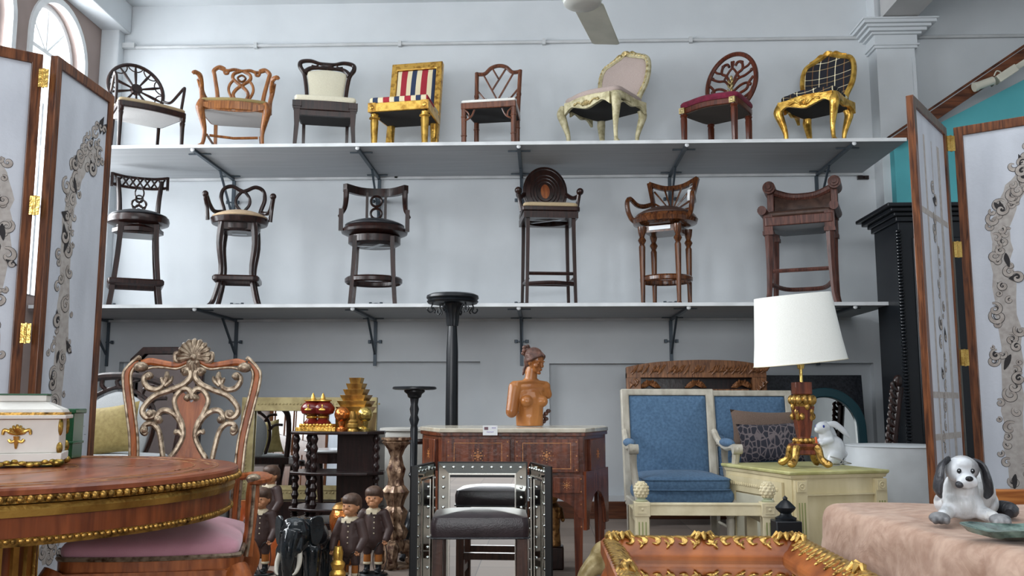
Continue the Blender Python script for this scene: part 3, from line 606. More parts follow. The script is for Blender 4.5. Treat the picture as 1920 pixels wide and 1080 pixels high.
def stool_sunburst():
    m = wood('amber_wood', (.03, .009, .004), (.13, .045, .014), .2, coat=.6)
    t = thing('bar_stool', 'glossy brown stool with sunburst spindle back and hanging tag on lower shelf', 'bar stool', onshelf(1250, 560, .42, ZL), -26)
    square_legs(t, m, .15, .62, kind=lambda M, sx, sy, z: turned([(.022, 0), (.025, .03), (.017, .06), (.027, .75), (.019, .78), (.035, .83), (.02, .87), (.03, .92), (.036, 1)], 12)(M, sx, sy, z)); footring(t, m, oval(.2, .2, 16), .22, .017)
    M = MB(); M.box((0, 0, .6), (.28, .28, .05)); M.build('swivel_base', m, t); M = MB(); M.box((0, -.145, .605), (.18, .006, .03)); M.build('swivel_plate', plain('zinc', (.5, .52, .54), .4, .6), t)
    M = MB(); M.lathe([(.2, .63), (.26, .65), (.27, .68), (.25, .71), (.23, .715)], 32); M.build('seat_frame', m, t); M = MB(); M.pad(oval(.235, .23), .71, .73, .06); M.build('seat', brl, t, sharp=60)
    F = T(0, .19, .7) @ RX(-10)
    for s in (-1, 1): M = MB(F); M.tube([(s * .15, 0, 0), (s * .175, 0, .2), (s * .21, 0, .35)], [.02, .024, .026], 4); M.build('back_post', m, t)
    M = MB(F); M.tube(smooth([(-.215, 0, .345), (-.1, .02, .305), (0, .025, .295), (.1, .02, .305), (.215, 0, .345)], 5), .022, 4, flat=1.2, up=(0, 0, 1)); M.build('crest_rail', m, t)
    for k in range(9):
        a = pi * (k + .5) / 9; M = MB(F); e = min(.21 / max(.01, sin(a)), .165 / max(.01, abs(cos(a)))); M.tube([(.04 * cos(a), 0, .08 + .04 * sin(a)), (e * cos(a), .01, .08 + e * sin(a))], [.006, .009], 6); M.build('spindle', m, t)
    M = MB(F @ RX(90)); M.slab([(.05 * cos(pi * k / 12), .08 + .05 * sin(pi * k / 12)) for k in range(13)], -.01, .014); M.box((0, .07, 0), (.3, .025, .02)); M.build('sun_disc', m, t)
    for s in (-1, 1):
        M = MB(); M.tube(smooth([(s * .18, .2, .86), (s * .22, .1, .83), (s * .245, 0, .83), (s * .265, -.09, .86), (s * .275, -.14, .83), (s * .27, -.14, .76), (s * .25, -.12, .7), (s * .22, -.1, .67)], 5), .02, 8, up=(1, 0, 0)); M.build('armrest', m, t)
    M = MB(F); M.box((.155, -.035, .2), (.03, .004, .09), .1); M.tube([(.155, -.033, .24), (.16, -.03, .29), (.17, 0, .31)], .0015, 4); M.build('price_tag', plain('white_card', (.75, .77, .78), .7), t)
def stool_leather():
    m = wood('distressed_brown', (.04, .014, .01), (.12, .045, .032), .5, 22); t = thing('bar_stool', 'wide brown leather stool with scrolled top corners, rightmost on lower shelf', 'bar stool', onshelf(1508, 560, .42, ZL), -22)
    def lg(M, sx, sy, z): p = smooth([(sx * .035, sy * .03, 0), (sx * .01, sy * .01, .1), (0, 0, .35), (0, 0, z - .12)], 4); M.tube(p, resample([.026, .022, .03, .038], len(p)), 6); M.box((0, 0, z - .05), (.075, .075, .14)); M.box((0, 0, z - .12), (.085, .085, .03))
    for sx in (-1, 1):
        for sy in (-1, 1): M = MB(T(sx * .235, sy * .185, 0)); lg(M, sx, sy, .68); M.build('leg', m, t)
    M = MB(); M.tube([(-.23, -.185, .27), (.23, -.185, .27)], .016, 6); M.tube(smooth([(-.23, -.17, .17), (-.15, .1, .16), (0, .16, .16), (.15, .1, .16), (.23, -.17, .17)], 5), .018, 6); M.build('foot_rail', m, t)
    o = rrect(.54, .5, .46, .03); M = MB(); M.slab(o, .61, .68); M.build('seat_frame', m, t, bevel=.006); M = MB(); M.slab([(a * .93, b * .93) for a, b in o], .585, .612, .7); M.build('dust_cover', plain('grey_lining', (.24, .25, .26), .8), t)
    M = MB(); M.pad([(a * .96, b * .96) for a, b in o], .68, .72, .035); M.build('seat', brl, t, sharp=60)
    F = T(0, .2, .66) @ RX(-6)
    M = MB(F); M.tube(smooth([(-.24, -.04, .14), (-.12, .02, .13), (0, .035, .125), (.12, .02, .13), (.24, -.04, .14)], 5), .035, 8, flat=3.4, up=(0, 0, 1)); M.build('back_pad', brl, t)
    M = MB(F); M.tube(smooth([(-.25, -.06, .29), (-.12, .01, .26), (0, .03, .255), (.12, .01, .26), (.25, -.06, .29)], 5), .03, 8); M.build('crest_rail', m, t)
    for s in (-1, 1):
        M = MB(F); M.box((s * .255, -.05, .16), (.055, .07, .28)); M.build('back_post', m, t, bevel=.006)
        M = MB(F); M.tube([(s * .262, -.12, .31), (s * .262, .05, .31)], .052, 18, up=(1, 0, 0)); M.tube([(s * .262, -.135, .31), (s * .262, -.115, .31)], .036, 16, up=(1, 0, 0)); M.tube([(s * .262, -.145, .31), (s * .262, -.125, .31)], .018, 12, up=(1, 0, 0)); M.build('scroll', m, t)
        M = MB(); M.tube([(s * .275, -.26, .73), (s * .275, .15, .73)], .036, 12, up=(1, 0, 0)); M.build('armrest', m, t)
for f in (stool_lattice, stool_arms, stool_rings, stool_round, stool_sunburst, stool_leather): f()
for o in list(C.objects):
    if o.name.startswith('bar_stool'): o.scale = (1.04, 1.0, 1.11)
# ------------------------------------------------------------------ folding screens
scr_wood = wood('screen_wood', (.045, .015, .007), (.17, .06, .022), .3, 16)
canvas = mottled('painted_canvas', (.45, .485, .54), (.55, .59, .65), 5, .8, 0, (1, 1, .4), .08, 60); beige = mottled('scroll_beige', (.30, .27, .245), (.42, .39, .36), 30, .85); ink = plain('scroll_ink', (.03, .028, .03), .8)
fadeb = mottled('faded_scroll', (.34, .32, .30), (.42, .40, .38), 40, .85)
def ribbon(M, pts, w, y):                               # flat painted band in the leaf's (x, z) plane
    n = len(pts); vs = []
    for i, p in enumerate(pts):
        a, b = pts[max(0, i - 1)], pts[min(n - 1, i + 1)]; dx, dz = b[0] - a[0], b[1] - a[1]; l = sqrt(dx * dx + dz * dz) or 1
        t = i / (n - 1); ww = w * (.35 + 1.3 * sin(pi * min(1, t * 1.15 + .06)) ** .8 if t < .87 else .5) * .5
        vs += [(p[0] - dz / l * ww, y, p[1] + dx / l * ww), (p[0] + dz / l * ww, y, p[1] - dx / l * ww)]
    M.add(vs, [(2 * i, 2 * i + 1, 2 * i + 3, 2 * i + 2) for i in range(n - 1)])
def ornament(M, path, seed, yf, wd=.09, sc=1.0, step=.033, clip=None):
    rnd = random.Random(seed); k = 0; p = smooth(path, 12); acc = 0; last = p[0]; layer = 0
    for i in range(1, len(p)):
        acc += sqrt((p[i][0] - last[0]) ** 2 + (p[i][1] - last[1]) ** 2); last = p[i]
        if acc < step: continue
        acc = 0; tx, tz = p[i][0] - p[i - 1][0], p[i][1] - p[i - 1][1]; l = sqrt(tx * tx + tz * tz) or 1; tx /= l; tz /= l
        off = rnd.uniform(-.5, .5) * wd; side = 1 if k % 2 else -1; k += 1
        cx, cz = p[i][0] - tz * off, p[i][1] + tx * off; r = rnd.choice((.014, .02, .026, .034, .042)) * rnd.uniform(.9, 1.1) * sc; wk = .45 + r * 16; a0 = atan2(tz, tx) + rnd.uniform(-.8, .8)
        if clip and not clip(cx, cz, r): continue
        s = spiral(cx, cz, r, a0, side * rnd.uniform(.9, 1.4), 20, .12); layer += 1; y = yf * (.0006 + .00003 * (layer % 40))
        if rnd.random() < .16:
            M.m = 2; q = rnd.uniform(.022, .04) * sc; y += yf * .002; b = a0 + 1; M.add([(cx + q * cos(b + u) * e, y + yf * .00001, cz + q * sin(b + u) * e * 1.3) for u, e in ((0, 1.5), (1.2, .7), (2.4, .5), (3.5, .9), (4.8, .6))], [(0, 1, 2, 3, 4)])
            y += yf * .00004
        M.m = 2; ribbon(M, s, .0165 * sc * wk, y); M.m = 1; ribbon(M, s, .0125 * sc * wk, y + yf * .00003)
        if rnd.random() < .5: M.m = 2; ribbon(M, [(a * .5 + cx * .5, b * .5 + cz * .5) for a, b in s[:9]], .003, y + yf * .00006)
    M.m = 0
def leaf(t, p0, p1, h, orn, seed, thick=.035, face=-1, st=.045, name='leaf'):
    # one framed leaf of a folding screen from ground point p0 to p1; face -1: the picture looks towards the room
    d = V((p1[0] - p0[0], p1[1] - p0[1])); L = d.length; Q = T(p0[0] - t.location.x, p0[1] - t.location.y, 0) @ MX.Rotation(atan2(d.y, d.x), 4, 'Z')
    M = MB(); M.holed([(0, .02), (L, .02), (L, h), (0, h)], [[(st, .12), (L - st, .12), (L - st, h - st * 1.1), (st, h - st * 1.1)]], -thick / 2, thick / 2); 
    o = M.build('leaf_frame', scr_wood, t, bevel=.003); o.matrix_local = Q
    M = MB(); M.box((L / 2, 0, h / 2 + .04), (L - 2 * st + .01, .012, h - .15)); orn(M, L, h, seed, face * 1.0); M.v = [(a, (b + face * .0062) if abs(b) < .0055 else b, c) for a, b, c in M.v]
    c = M.build('painted_panel', [canvas, beige, ink, fadeb], t); c.matrix_local = Q
    return Q, L
def orn_arch(xm, right, band=.1):
    def f(M, L, h, seed, yf):
        s = 1 if right else -1; x = lambda u: (L / 2 + s * (u - .8 + xm) * (L - .14))
        clip = lambda a, b, r: .05 + r < a < L - .05 - r and .14 < b < h - .07
        pth = [(x(.34), .3), (x(.3), .8), (x(.34), 1.3), (x(.3), 1.75), (x(.36), 2.0), (x(.6), 2.17), (x(.95), 2.27)]
        rn0 = random.Random(seed + 77); pb = smooth([p for p in pth if .14 < p[1] < h - .12], 6); pb = [p for p in pb if .11 < p[0] < L - .11 and p[1] < h - .2]
        M.m = 3; n_ = len(pb); vs = []
        for i, p_ in enumerate(pb):
            aa, bb = pb[max(0, i - 1)], pb[min(n_ - 1, i + 1)]; dx, dz = bb[0] - aa[0], bb[1] - aa[1]; l = sqrt(dx * dx + dz * dz) or 1; w1, w2 = .035 + .022 * rn0.random(), .035 + .022 * rn0.random()
            vs += [(p_[0] - dz / l * w1, yf * .0003, p_[1] + dx / l * w1), (p_[0] + dz / l * w2, yf * .0003, p_[1] - dx / l * w2)]
        M.add(vs, [(2 * i, 2 * i + 1, 2 * i + 3, 2 * i + 2) for i in range(n_ - 1)]); M.m = 0
        ornament(M, pth, seed, yf, .14, .9, .0055, clip)
        M.m = 2
        for i in range(4, n_ - 4, 7):
            cx_, cz_ = pb[i][0] + rn0.uniform(-.03, .03), pb[i][1]; an_ = pi / 2 + rn0.uniform(-.7, .7); e_ = rn0.uniform(.03, .055)
            pts = [(-1, 0), (-.4, .28), (.3, .42), (1, .1), (.5, -.15), (-.2, -.22)]; M.add([(cx_ + e_ * (a_ * cos(an_) - b_ * sin(an_)), yf * (.0024 + .0001 * i / n_), cz_ + e_ * (a_ * sin(an_) + b_ * cos(an_))) for a_, b_ in smooth(pts, 3, True)], [tuple(range(18))])
        M.m = 0; ornament(M, [(x(.2), .5), (x(.35), .42), (x(.65), .3), (x(.95), .26)], seed + 5, yf, .06, .9, .02, clip)
        ornament(M, [(x(.1), 1.2), (x(.16), 1.3)], seed + 9, yf, .05, .8, .03, clip); ornament(M, [(x(.45), 2.22), (x(.8), 2.36), (x(.98), 2.4)], seed + 3, yf, .05, .9, .03, clip)
        M.m = 2; rn = random.Random(seed)
        for z in (.62, .7, .86, .9): 
            a = x(.55 + rn.random() * .1)
            for q in range(5): M.box((a + s * .035 * q, yf * .0008, z), (.02, .0003, .0018))
        M.m = 0
    return f
def orn_faint(M, L, h, seed, yf):
    ornament(M, [(L * .5, .3), (L * .42, .9), (L * .55, 1.5), (L * .5, 2.1)], seed, yf, .1, .9, .05, lambda a, b, r: .07 < a < L - .07 and .2 < b < h - .2)
    M.m = 3
    for xx, ww in ((.3, .03), (.52, .012), (.72, .05)): M.box((L * xx, yf * .0004, h * .5), (ww, .0004, h - .3))
    for z in (.85, 1.05, 1.95): M.box((L * .5, yf * .00045, z), (L - .13, .0004, .03))
    M.m = 0
def hinge(t, x, y, z, ang):
    M = MB(MX.Translation((x - t.location.x, y - t.location.y, z)) @ RZ(ang)); M.tube([(0, 0, -.045), (0, 0, .045)], .006, 8, up=(1, 0, 0))
    for s in (-1, 1): M.box((s * .011, 0, 0), (.019, .004, .085))
    for s in (-1, 1):
        for q in (-.028, 0, .028): M.lathe([(.003, 0), (.003, .001)], 6, (s * .013, -.002, q))
    M.build('hinge', brass, t)
H = 2.5
def G(px, py, Y): p = P(px, py, Y); return (p.x, p.y)
# left screen
a, b_ = G(82, 400, 3.87), G(190, 500, 4.42); c_ = G(60, 400, 3.87); e_ = (c_[0] - .52, c_[1] - .42)
hL = Z(80, 104, 3.87)
ls = thing('folding_screen', 'tall painted folding screen with gilt hinges standing left of the shelves', 'folding screen', (a[0], a[1], 0))
leaf(ls, a, b_, hL, orn_arch(.3, True), 11, face=-1); leaf(ls, e_, c_, hL, orn_arch(.1, False), 23, face=-1)
mid = ((a[0] + c_[0]) / 2, (a[1] + c_[1]) / 2 - .03)
for py in (148, 386, 625): hinge(ls, mid[0], mid[1], Z(65, py, 3.85), 12)
# right screen: narrow leaf turned edge on, wide painted leaf
a, b_ = G(1712, 300, 4.3), G(1772, 300, 4.85); c_ = G(1792, 300, 4.85); d_ = (c_[0] + .44, c_[1] - .30)
hR = Z(1712, 178, 4.3)
rs = thing('folding_screen', 'painted folding screen with scrollwork behind the dog on the right side', 'folding screen', (c_[0], c_[1], 0))
leaf(rs, a, b_, hR, orn_faint, 7, face=-1); leaf(rs, c_, d_, hR, orn_arch(.3, True), 31, face=-1)
for py in (271, 469, 671): hinge(rs, (b_[0] + c_[0]) / 2, 4.83, Z(1775, py, 4.85), 0)

# ------------------------------------------------------------------ round marquetry table
TX, TY, TZ, TR = X(-12, 890, 2.82) - .07, 2.82, .80, .80
veneer = mottled('table_veneer', (.13, .028, .010), (.27, .075, .028), 7, .28, 0, (4, .6, 1), .06, 30, .25, .5); inl = mottled('inlay_wood', (.16, .055, .022), (.36, .17, .06), 30, .4); oldgold = gilt('old_gilt', (.06, .03, .008), (.42, .24, .06), .4, 40)
t = thing('round_table', 'large round marquetry table with beaded gilt rim in the left foreground', 'table', (TX, TY, 0))
M = MB(); M.lathe([(TR - .02, TZ - .022), (TR, TZ - .018), (TR, TZ - .006), (TR - .005, TZ)], 120); M.build('table_top', veneer, t, sharp=25)
M = MB()
for r in (.735, .66, .3): M.tube([(r * cos(2 * pi * k / 96), r * sin(2 * pi * k / 96), TZ) for k in range(96)], .0025, 6, True)
for k in range(14):
    an = 2 * pi * k / 14; M.M = T(.70 * cos(an), .70 * sin(an), TZ + .0013) @ RZ(math.degrees(an) + 90)
    for s in (-1, 1):
        M.add([(x, y, 0) for x, y in oval(.028, .007, 12, (s * .04, .0))], [tuple(range(12))]); M.add([(x, y, 0) for x, y in oval(.016, .006, 10, (s * .085, .012 * s))], [tuple(range(10))])
    M.add([(x, y, 0) for x, y in oval(.012, .012, 12)], [tuple(range(12))])
for cc in (.5, 3.6):
    M.M = T(.52 * cos(cc), .52 * sin(cc), TZ + .0014)
    for q in range(16): a = q * pi / 8; M.add([(x * cos(a) - y * sin(a), x * sin(a) + y * cos(a), 0) for x, y in oval(.018, .006, 10, (.09, 0))], [tuple(range(10))])
M.build('marquetry', inl, t)
M = MB(); nb = 230
for k in range(nb): a = 2 * pi * k / nb; M.ell(((TR + .004) * cos(a), (TR + .004) * sin(a), TZ - .028), .0098, 8, 6)
M.lathe([(TR - .03, TZ - .04), (TR - .001, TZ - .038), (TR - .001, TZ - .02), (TR - .02, TZ - .02)], 120); M.build('beaded_rim', oldgold, t)
M = MB(); M.lathe([(TR - .03, TZ - .075), (TR - .012, TZ - .072), (TR - .008, TZ - .055), (TR - .014, TZ - .042), (TR - .03, TZ - .04)], 120); M.build('gilt_band', gilt('band_gilt', (.22, .11, .025), (.55, .33, .08), .38, 6), t)
M = MB(); M.lathe([(TR - .03, TZ - .125), (TR - .025, TZ - .125), (TR - .025, TZ - .072), (TR - .03, TZ - .072)], 120)
M.build('apron', veneer2 := wood('apron_veneer', (.11, .026, .009), (.25, .065, .02), .3, 9), t)
M = MB()
for k in range(300): a = 2 * pi * k / 300; M.ell(((TR - .018) * cos(a), (TR - .018) * sin(a), TZ - .13), .0072, 7, 5)
M.lathe([(TR - .05, TZ - .146), (TR - .024, TZ - .144), (TR - .018, TZ - .123), (TR - .05, TZ - .123)], 120); M.build('lower_beading', oldgold, t)
M = MB(); M.lathe([(.36, 0), (.36, .04), (.3, .07), (.22, .1), (.19, .14), (.19, TZ - .15), (.4, TZ - .136)], 48); M.build('pedestal', veneer2, t)
for k in range(22): a = 2 * pi * k / 22; MB().box((.193 * cos(a), .193 * sin(a), .38), (.016, .022, .46), a).build('gilt_flute', gilt('band_gilt'), t)
# ---- white casket
cw = mottled('casket_white', (.62, .61, .57), (.74, .73, .68), 7, .45); cx, cy = X(36, 870, 2.98), 2.98
t = thing('casket', 'white lidded casket with gilt mounts standing on the round table', 'box', (cx, cy, TZ + .001), 22)
def rect(w, d): return [(-w / 2, -d / 2), (w / 2, -d / 2), (w / 2, d / 2), (-w / 2, d / 2)]
M = MB(); M.slab(rect(.27, .2), .018, .045); M.slab(rect(.25, .18), .045, .155); M.build('body', cw, t, bevel=.003)
M = MB(); M.slab(rect(.285, .215), .155, .167); M.slab(rect(.265, .195), .175, .185, 1, .97); M.slab(rect(.258, .19), .185, .212, 1, .55); M.slab(rect(.15, .11), .212, .232); M.build('lid', cw, t, bevel=.002)
M = MB(); M.slab(rect(.275, .205), .167, .176); M.build('gilt_band', oldgold, t)
M = MB(); M.slab(rect(.155, .115), .232, .237); M.build('green_edge', plain('green_paint', (.012, .10, .04), .4), t)
M = MB()
for s in (-1, 1):
    for u in (-1, 1):
        M.ell((s * .125, u * .09, .014), (.02, .018, .014)); M.ell((s * .127, u * .092, .13), (.008, .008, .03), 8, 6); M.ell((s * .127, u * .092, .06), (.01, .01, .02), 8, 6)
for k in range(11): M.ell((-.11 + .022 * k, -.098, .014 + .006 * cos(k * 1.3)), (.013, .004, .008), 8, 6)
M.box((0, 0, .012), (.24, .17, .012)); M.build('gilt_base', gilt('green_gilt', (.05, .06, .015), (.45, .3, .07), .4, 60), t)
M = MB(); f = -.093
for k in range(7): a = pi * (k + .5) / 7; M.tube([(0, f, .105), (.018 * cos(a), f - .003, .108 + .018 * sin(a)), (.026 * cos(a), f, .105 + .032 * sin(a))], [.004, .007, .003], 6)
for s in (-1, 1): M.rib([(s * .01, .11), (s * .035, .12), (s * .04, .105)], [.004, .006, .004], y=f); M.rib([(0, .088), (s * .015, .082), (s * .022, .09)], .005, y=f)
M.tube([(0, f, .1), (0, f, .075), (0, f, .06)], [.01, .006, .003], 6); M.build('gilt_mount', gilt('mount_gilt', (.25, .13, .03), (.7, .47, .12), .3, 40), t)
# ---- green tin box behind it
gr = plain('green_lacquer', (.006, .085, .03), .25); gx, gy = X(120, 800, 3.42), 3.42
t = thing('box', 'green lacquer box behind the white casket near the far table edge', 'box', (gx - .03, gy, TZ), 10)
M = MB(); M.box((0, 0, .09), (.16, .12, .18)); M.build('body', gr, t, bevel=.004); M = MB(); M.box((0, 0, .178), (.175, .135, .018)); M.build('lid', gr, t, bevel=.004); MB().box((0, 0, .06), (.168, .128, .01)).build('moulding', gr, t, bevel=.003)

# ------------------------------------------------------------------ rococo armchair
orange = mottled('warm_walnut', (.17, .042, .010), (.40, .12, .032), 9, .42, 0, (4, 4, .5), .15, 40, 0, .5); silver = mottled('antique_silver', (.07, .04, .022), (.36, .29, .21), 45, .38, .55, (1, 1, 1), .2, 90, 0, 0, 'Object', .3, .6)
ax, ay = X(317, 950, 3.36), 3.36
t = thing('armchair', 'rococo armchair with pierced silvered back and pink velvet seat beside round table', 'chair', (ax, ay, 0), 11); t.scale = (1, 1, 1.08)
o = rrect(.60, .5, .60, .06, bow=.03)
M = MB(); M.slab(o, .40, .455); M.build('seat_frame', orange, t, bevel=.006)
M = MB(); M.pad([(a * .98, b * .98) for a, b in o], .455, .50, .055); M.build('seat', mottled('pink_velvet', (.52, .24, .31), (.70, .37, .45), 5, .8, 0, (1, 1, 1), .1, 200, 0, 0, 'Object', .3, .7, .6), t, sharp=60)
M = MB(); M.tube([(a * 1.0, b * 1.0, .458) for a, b in o], .008, 6, True); M.build('piping', silver, t)
M = MB(); top = [(x, .42) for x in (-.28, 0, .28)]; lo = smooth([(.28, .33), (.2, .37), (.1, .345), (0, .32), (-.1, .345), (-.2, .37), (-.28, .33)], 4); M.prism(top + lo, -.34, -.31); M.build('apron', orange, t)
M = MB(); M.rib([(-.28, .33), (-.2, .37), (-.1, .345), (0, .315), (.1, .345), (.2, .37), (.28, .33)], .008, y=-.345)
for s in (-1, 1): M.rib([(s * .02, .36), (s * .06, .39), (s * .09, .37), (s * .08, .355)], [.01, .009, .007, .004], y=-.345); M.rib([(s * .02, .35), (s * .04, .33), (s * .07, .34)], .006, y=-.345)
for k in range(5): a = pi * (k + .5) / 5; M.tube([(0, -.345, .36), (.02 * cos(a), -.355, .365 + .025 * sin(a)), (.03 * cos(a), -.345, .36 + .045 * sin(a))], [.005, .008, .003], 6)
for s in (-1, 1): M.ell((s * .285, -.32, .40), (.025, .02, .03))
M.build('apron_carving', silver, t)
for sx, sy, xx, yy in ((-1, -1, .27, -.29), (1, -1, .27, -.29), (-1, 1, .22, .27), (1, 1, .22, .27)): M = MB(T(sx * xx, yy, 0)); cabriole(.036, .07)(M, sx, sy, .42); M.build('leg', orange, t)
kq = .000672
def q(x, y): return ((x - 607) * kq, .262 + (960 - y) * kq)
def mir(p, s): return [(s * a, b) for a, b in p]
F = T(0, .29, .435) @ RX(-6)
for s in (-1, 1):
    post = [q(315, 1400), q(312, 1150), q(303, 960), q(290, 800), q(258, 640), q(232, 520), q(224, 440), q(248, 392), q(285, 378)]
    M = MB(F); M.rib(mir(post, s), [.019] * 6 + [.017, .016, .014]); M.build('back_post', orange, t)
    M = MB(F); M.rib(mir([(a - .014, b) for a, b in post[:-2]] + [q(225, 400), q(275, 350), q(290, 345)], s), .007, y=-.011); M.rib(mir([(a + .016, b) for a, b in post[:-1]], s), .006, y=-.011)
    M.ell((s * q(300, 400)[0], -.01, q(300, 400)[1]), (.03, .02, .02)); M.ell((s * q(285, 350)[0], -.005, q(285, 350)[1]), (.01, .01, .01)); M.build('post_moulding', silver, t)
    M = MB(F); M.rib(mir([q(300, 380), q(350, 368), q(420, 378), q(500, 388), q(560, 368), q(590, 345)], s), [.014, .015, .014, .013, .013, .01]); M.build('crest_rail', orange, t)
M = MB(F)
for s in (-1, 1):
    for pth, r in (([q(330, 410), q(380, 400), q(440, 402), q(510, 408), q(570, 385)], .006),
        ([q(350, 462), q(365, 450), q(345, 438), q(325, 455), q(325, 485), q(350, 518), q(395, 528), q(430, 512), q(440, 480)], [.007, .009, .009, .011, .012, .012, .011, .010, .007]),
        ([q(560, 440), q(545, 420), q(570, 408), q(592, 430), q(588, 465), q(550, 500), q(480, 530), q(395, 562), q(340, 615), q(328, 655), q(355, 685), q(392, 678), q(392, 655), q(372, 652)], [.007, .011, .014, .015, .014, .012, .012, .012, .012, .013, .013, .012, .009, .007]),
        ([q(440, 500), q(455, 460), q(452, 425)], [.012, .014, .006]), ([q(440, 500), q(425, 470), q(415, 462)], [.01, .009, .004]), ([q(445, 505), q(480, 475), q(485, 450)], [.011, .009, .004]),
        ([q(590, 590), q(572, 575), q(590, 560), q(603, 575), q(600, 545), q(575, 522), q(535, 538), q(508, 590), q(530, 660), q(562, 720), q(572, 790), q(540, 860), q(500, 920), q(512, 965), q(545, 970)], [.006, .009, .01, .01, .012, .012, .012, .011, .011, .011, .011, .011, .011, .011, .008]),
        ([q(565, 750), q(530, 685), q(480, 648), q(435, 650), q(410, 690), q(430, 705), q(442, 690)], [.009, .011, .012, .012, .012, .011, .008]),
        ([q(478, 1010), q(470, 950), q(455, 860), q(432, 765), q(395, 722), q(355, 722), q(335, 755), q(350, 775), q(362, 760)], [.012, .011, .011, .011, .012, .012, .012, .010, .008]),
        ([q(570, 790), q(545, 765), q(525, 770), q(530, 750)], [.008, .01, .008, .005]), ([q(530, 1010), q(515, 965)], .012)):
        M.rib(mir(pth, s), r, y=-.004)
    for a, b, e in ((372, 665, .016), (348, 455, .014), (425, 695, .015), (348, 752, .015), (560, 430, .015), (585, 575, .012)): M.ell((s * q(a, b)[0], -.01, q(a, b)[1]), (e, .012, e), 10, 7)
M.build('scrollwork', silver, t)
M = MB(F); cz = q(607, 345)[1]
for k in range(11):
    a = pi * (k + .5) / 11 * 1.2 - .3; e = 1.0 + .12 * sin(a); M.tube([(0, -.012, cz), (.03 * cos(a), -.02, cz + .03 * sin(a)), (.06 * cos(a) * e, -.012, cz + .058 * sin(a) * e), (.064 * cos(a) * e, -.004, cz + .064 * sin(a) * e)], [.006, .009, .013, .007], 7)
for k in range(5): a = -pi / 2 + (k - 2) * .4; M.tube([(0, -.012, cz), (.025 * cos(a), -.018, cz + .03 * sin(a)), (.035 * cos(a), -.01, cz + .065 * sin(a))], [.006, .01, .004], 7)
for s in (-1, 1): M.rib([(s * .05, cz + .01), (s * .072, cz + .015), (s * .07, cz - .012), (s * .045, cz - .015)], [.008, .01, .01, .007], y=-.01)
M.ell((0, -.02, cz), (.014, .01, .014)); M.build('shell_crest', silver, t)
vase = [(520, 570), (545, 540), (575, 560), (607, 600), (640, 560), (670, 540), (695, 570), (688, 640), (652, 705), (640, 780), (650, 850), (692, 920), (690, 985), (524, 985), (522, 920), (564, 850), (574, 780), (562, 705), (526, 640)]
M = MB(F); M.prism([q(a, b) for a, b in smooth(vase, 3, True)], -.005, .008); M.build('splat', orange, t)
M = MB(F); M.tube([(q(320, 0)[0], 0, q(0, 1010)[1]), (q(894, 0)[0], 0, q(0, 1010)[1])], .018, 6); M.build('lower_rail', orange, t)
for s in (-1, 1):
    up_ = .085 if s > 0 else 0; M = MB(); p = smooth([(s * .22, .30, .575 + up_), (s * .27, .27, .582 + up_), (s * .32, .2, .582 + up_), (s * .33, .1, .577 + up_), (s * .31, .03, .575 + up_), (s * .29, .03, .574 + up_)], 6)
    M.tube(p, .024, 8, flat=.6, up=(0, 0, 1)); M.build('armrest', orange, t)
    M = MB(); M.tube([(a * 1.02, b, c + .008) for a, b, c in p], .006, 6); M.ell((s * .295, .03, .585 + up_), (.028, .03, .018)); M.build('arm_moulding', silver, t)
    M = MB(); M.tube(smooth([(s * .295, .035, .575 + up_), (s * .295, .02, .55 + up_ * .7), (s * .295, -.03, .50), (s * .285, -.04, .42)], 5), resample([.022, .026, .02, .028], 16), 8); M.build('arm_support', orange, t)
    M = MB(); M.tube(smooth([(s * .30, .01, .565 + up_), (s * .30, -.005, .54 + up_ * .7), (s * .3, -.055, .5), (s * .29, -.07, .42)], 5), .008, 6); M.build('support_moulding', silver, t)

# ------------------------------------------------------------------ mirror reflection of settee and cushion, built solid on an added platform, mirror behind
pl = struct(MB().box((X(150, 960, 6.1), 6.15, .09), (1.9, .9, .18)).build('trim_6', mottled('platform_grey', (.3, .29, .28), (.36, .35, .34), 3, .8)))
sx_, sy_ = X(196, 860, 6.1), 6.0
t = thing('settee', 'dark carved settee with pale arched back behind the left screen', 'sofa', (sx_, sy_, .18))
M = MB(); M.box((.02, -.02, .42), (.9, .5, .07)); M.tube([(-.45, -.28, .42), (.5, -.28, .42)], .035, 10); M.build('seat_frame', dark, t, bevel=.01)
M = MB(); M.pad(rrect(.84, .8, .44, .05), .455, .49, .02); M.build('seat', cloth('silver_cloth', (.42, .44, .45), (.52, .54, .55)), t, sharp=60)
F = T(0, .2, .46) @ RX(-8); ar = lambda k, b: smooth([(-.2 * k, .0), (-.24 * k, .2), (-.2 * k, .36), (0, .46 * b), (.2 * k, .36), (.24 * k, .2), (.2 * k, 0)], 5)
M = MB(F @ RX(90)); M.pad(ar(1, 1), -.02, .01, .03); M.build('back_pad', MATS['silver_cloth'], t, sharp=60)
M = MB(F); M.rib([(-.44, 0), (-.46, .25), (-.42, .45), (-.2, .55), (0, .57), (.2, .55), (.42, .45), (.46, .25), (.44, 0)], .028); M.rib([(-.22, 0), (-.27, .2), (-.23, .38), (0, .49), (.23, .38), (.27, .2), (.22, 0)], .015)
for k in range(9): a = pi * (k + 1) / 10; M.rib([(.27 * cos(a), .15 + .33 * sin(a)), (.34 * cos(a + .08), .17 + .36 * sin(a + .08)), (.42 * cos(a), .2 + .36 * sin(a))], .014)
M.build('back_frame', dark, t)
for s in (-1, 1):
    for yy in (-.22, .2): MB().tube([(s * .4, yy, 0), (s * .38, yy, .2), (s * .4, yy, .4)], [.018, .025, .032], 8).build('leg', dark, t)
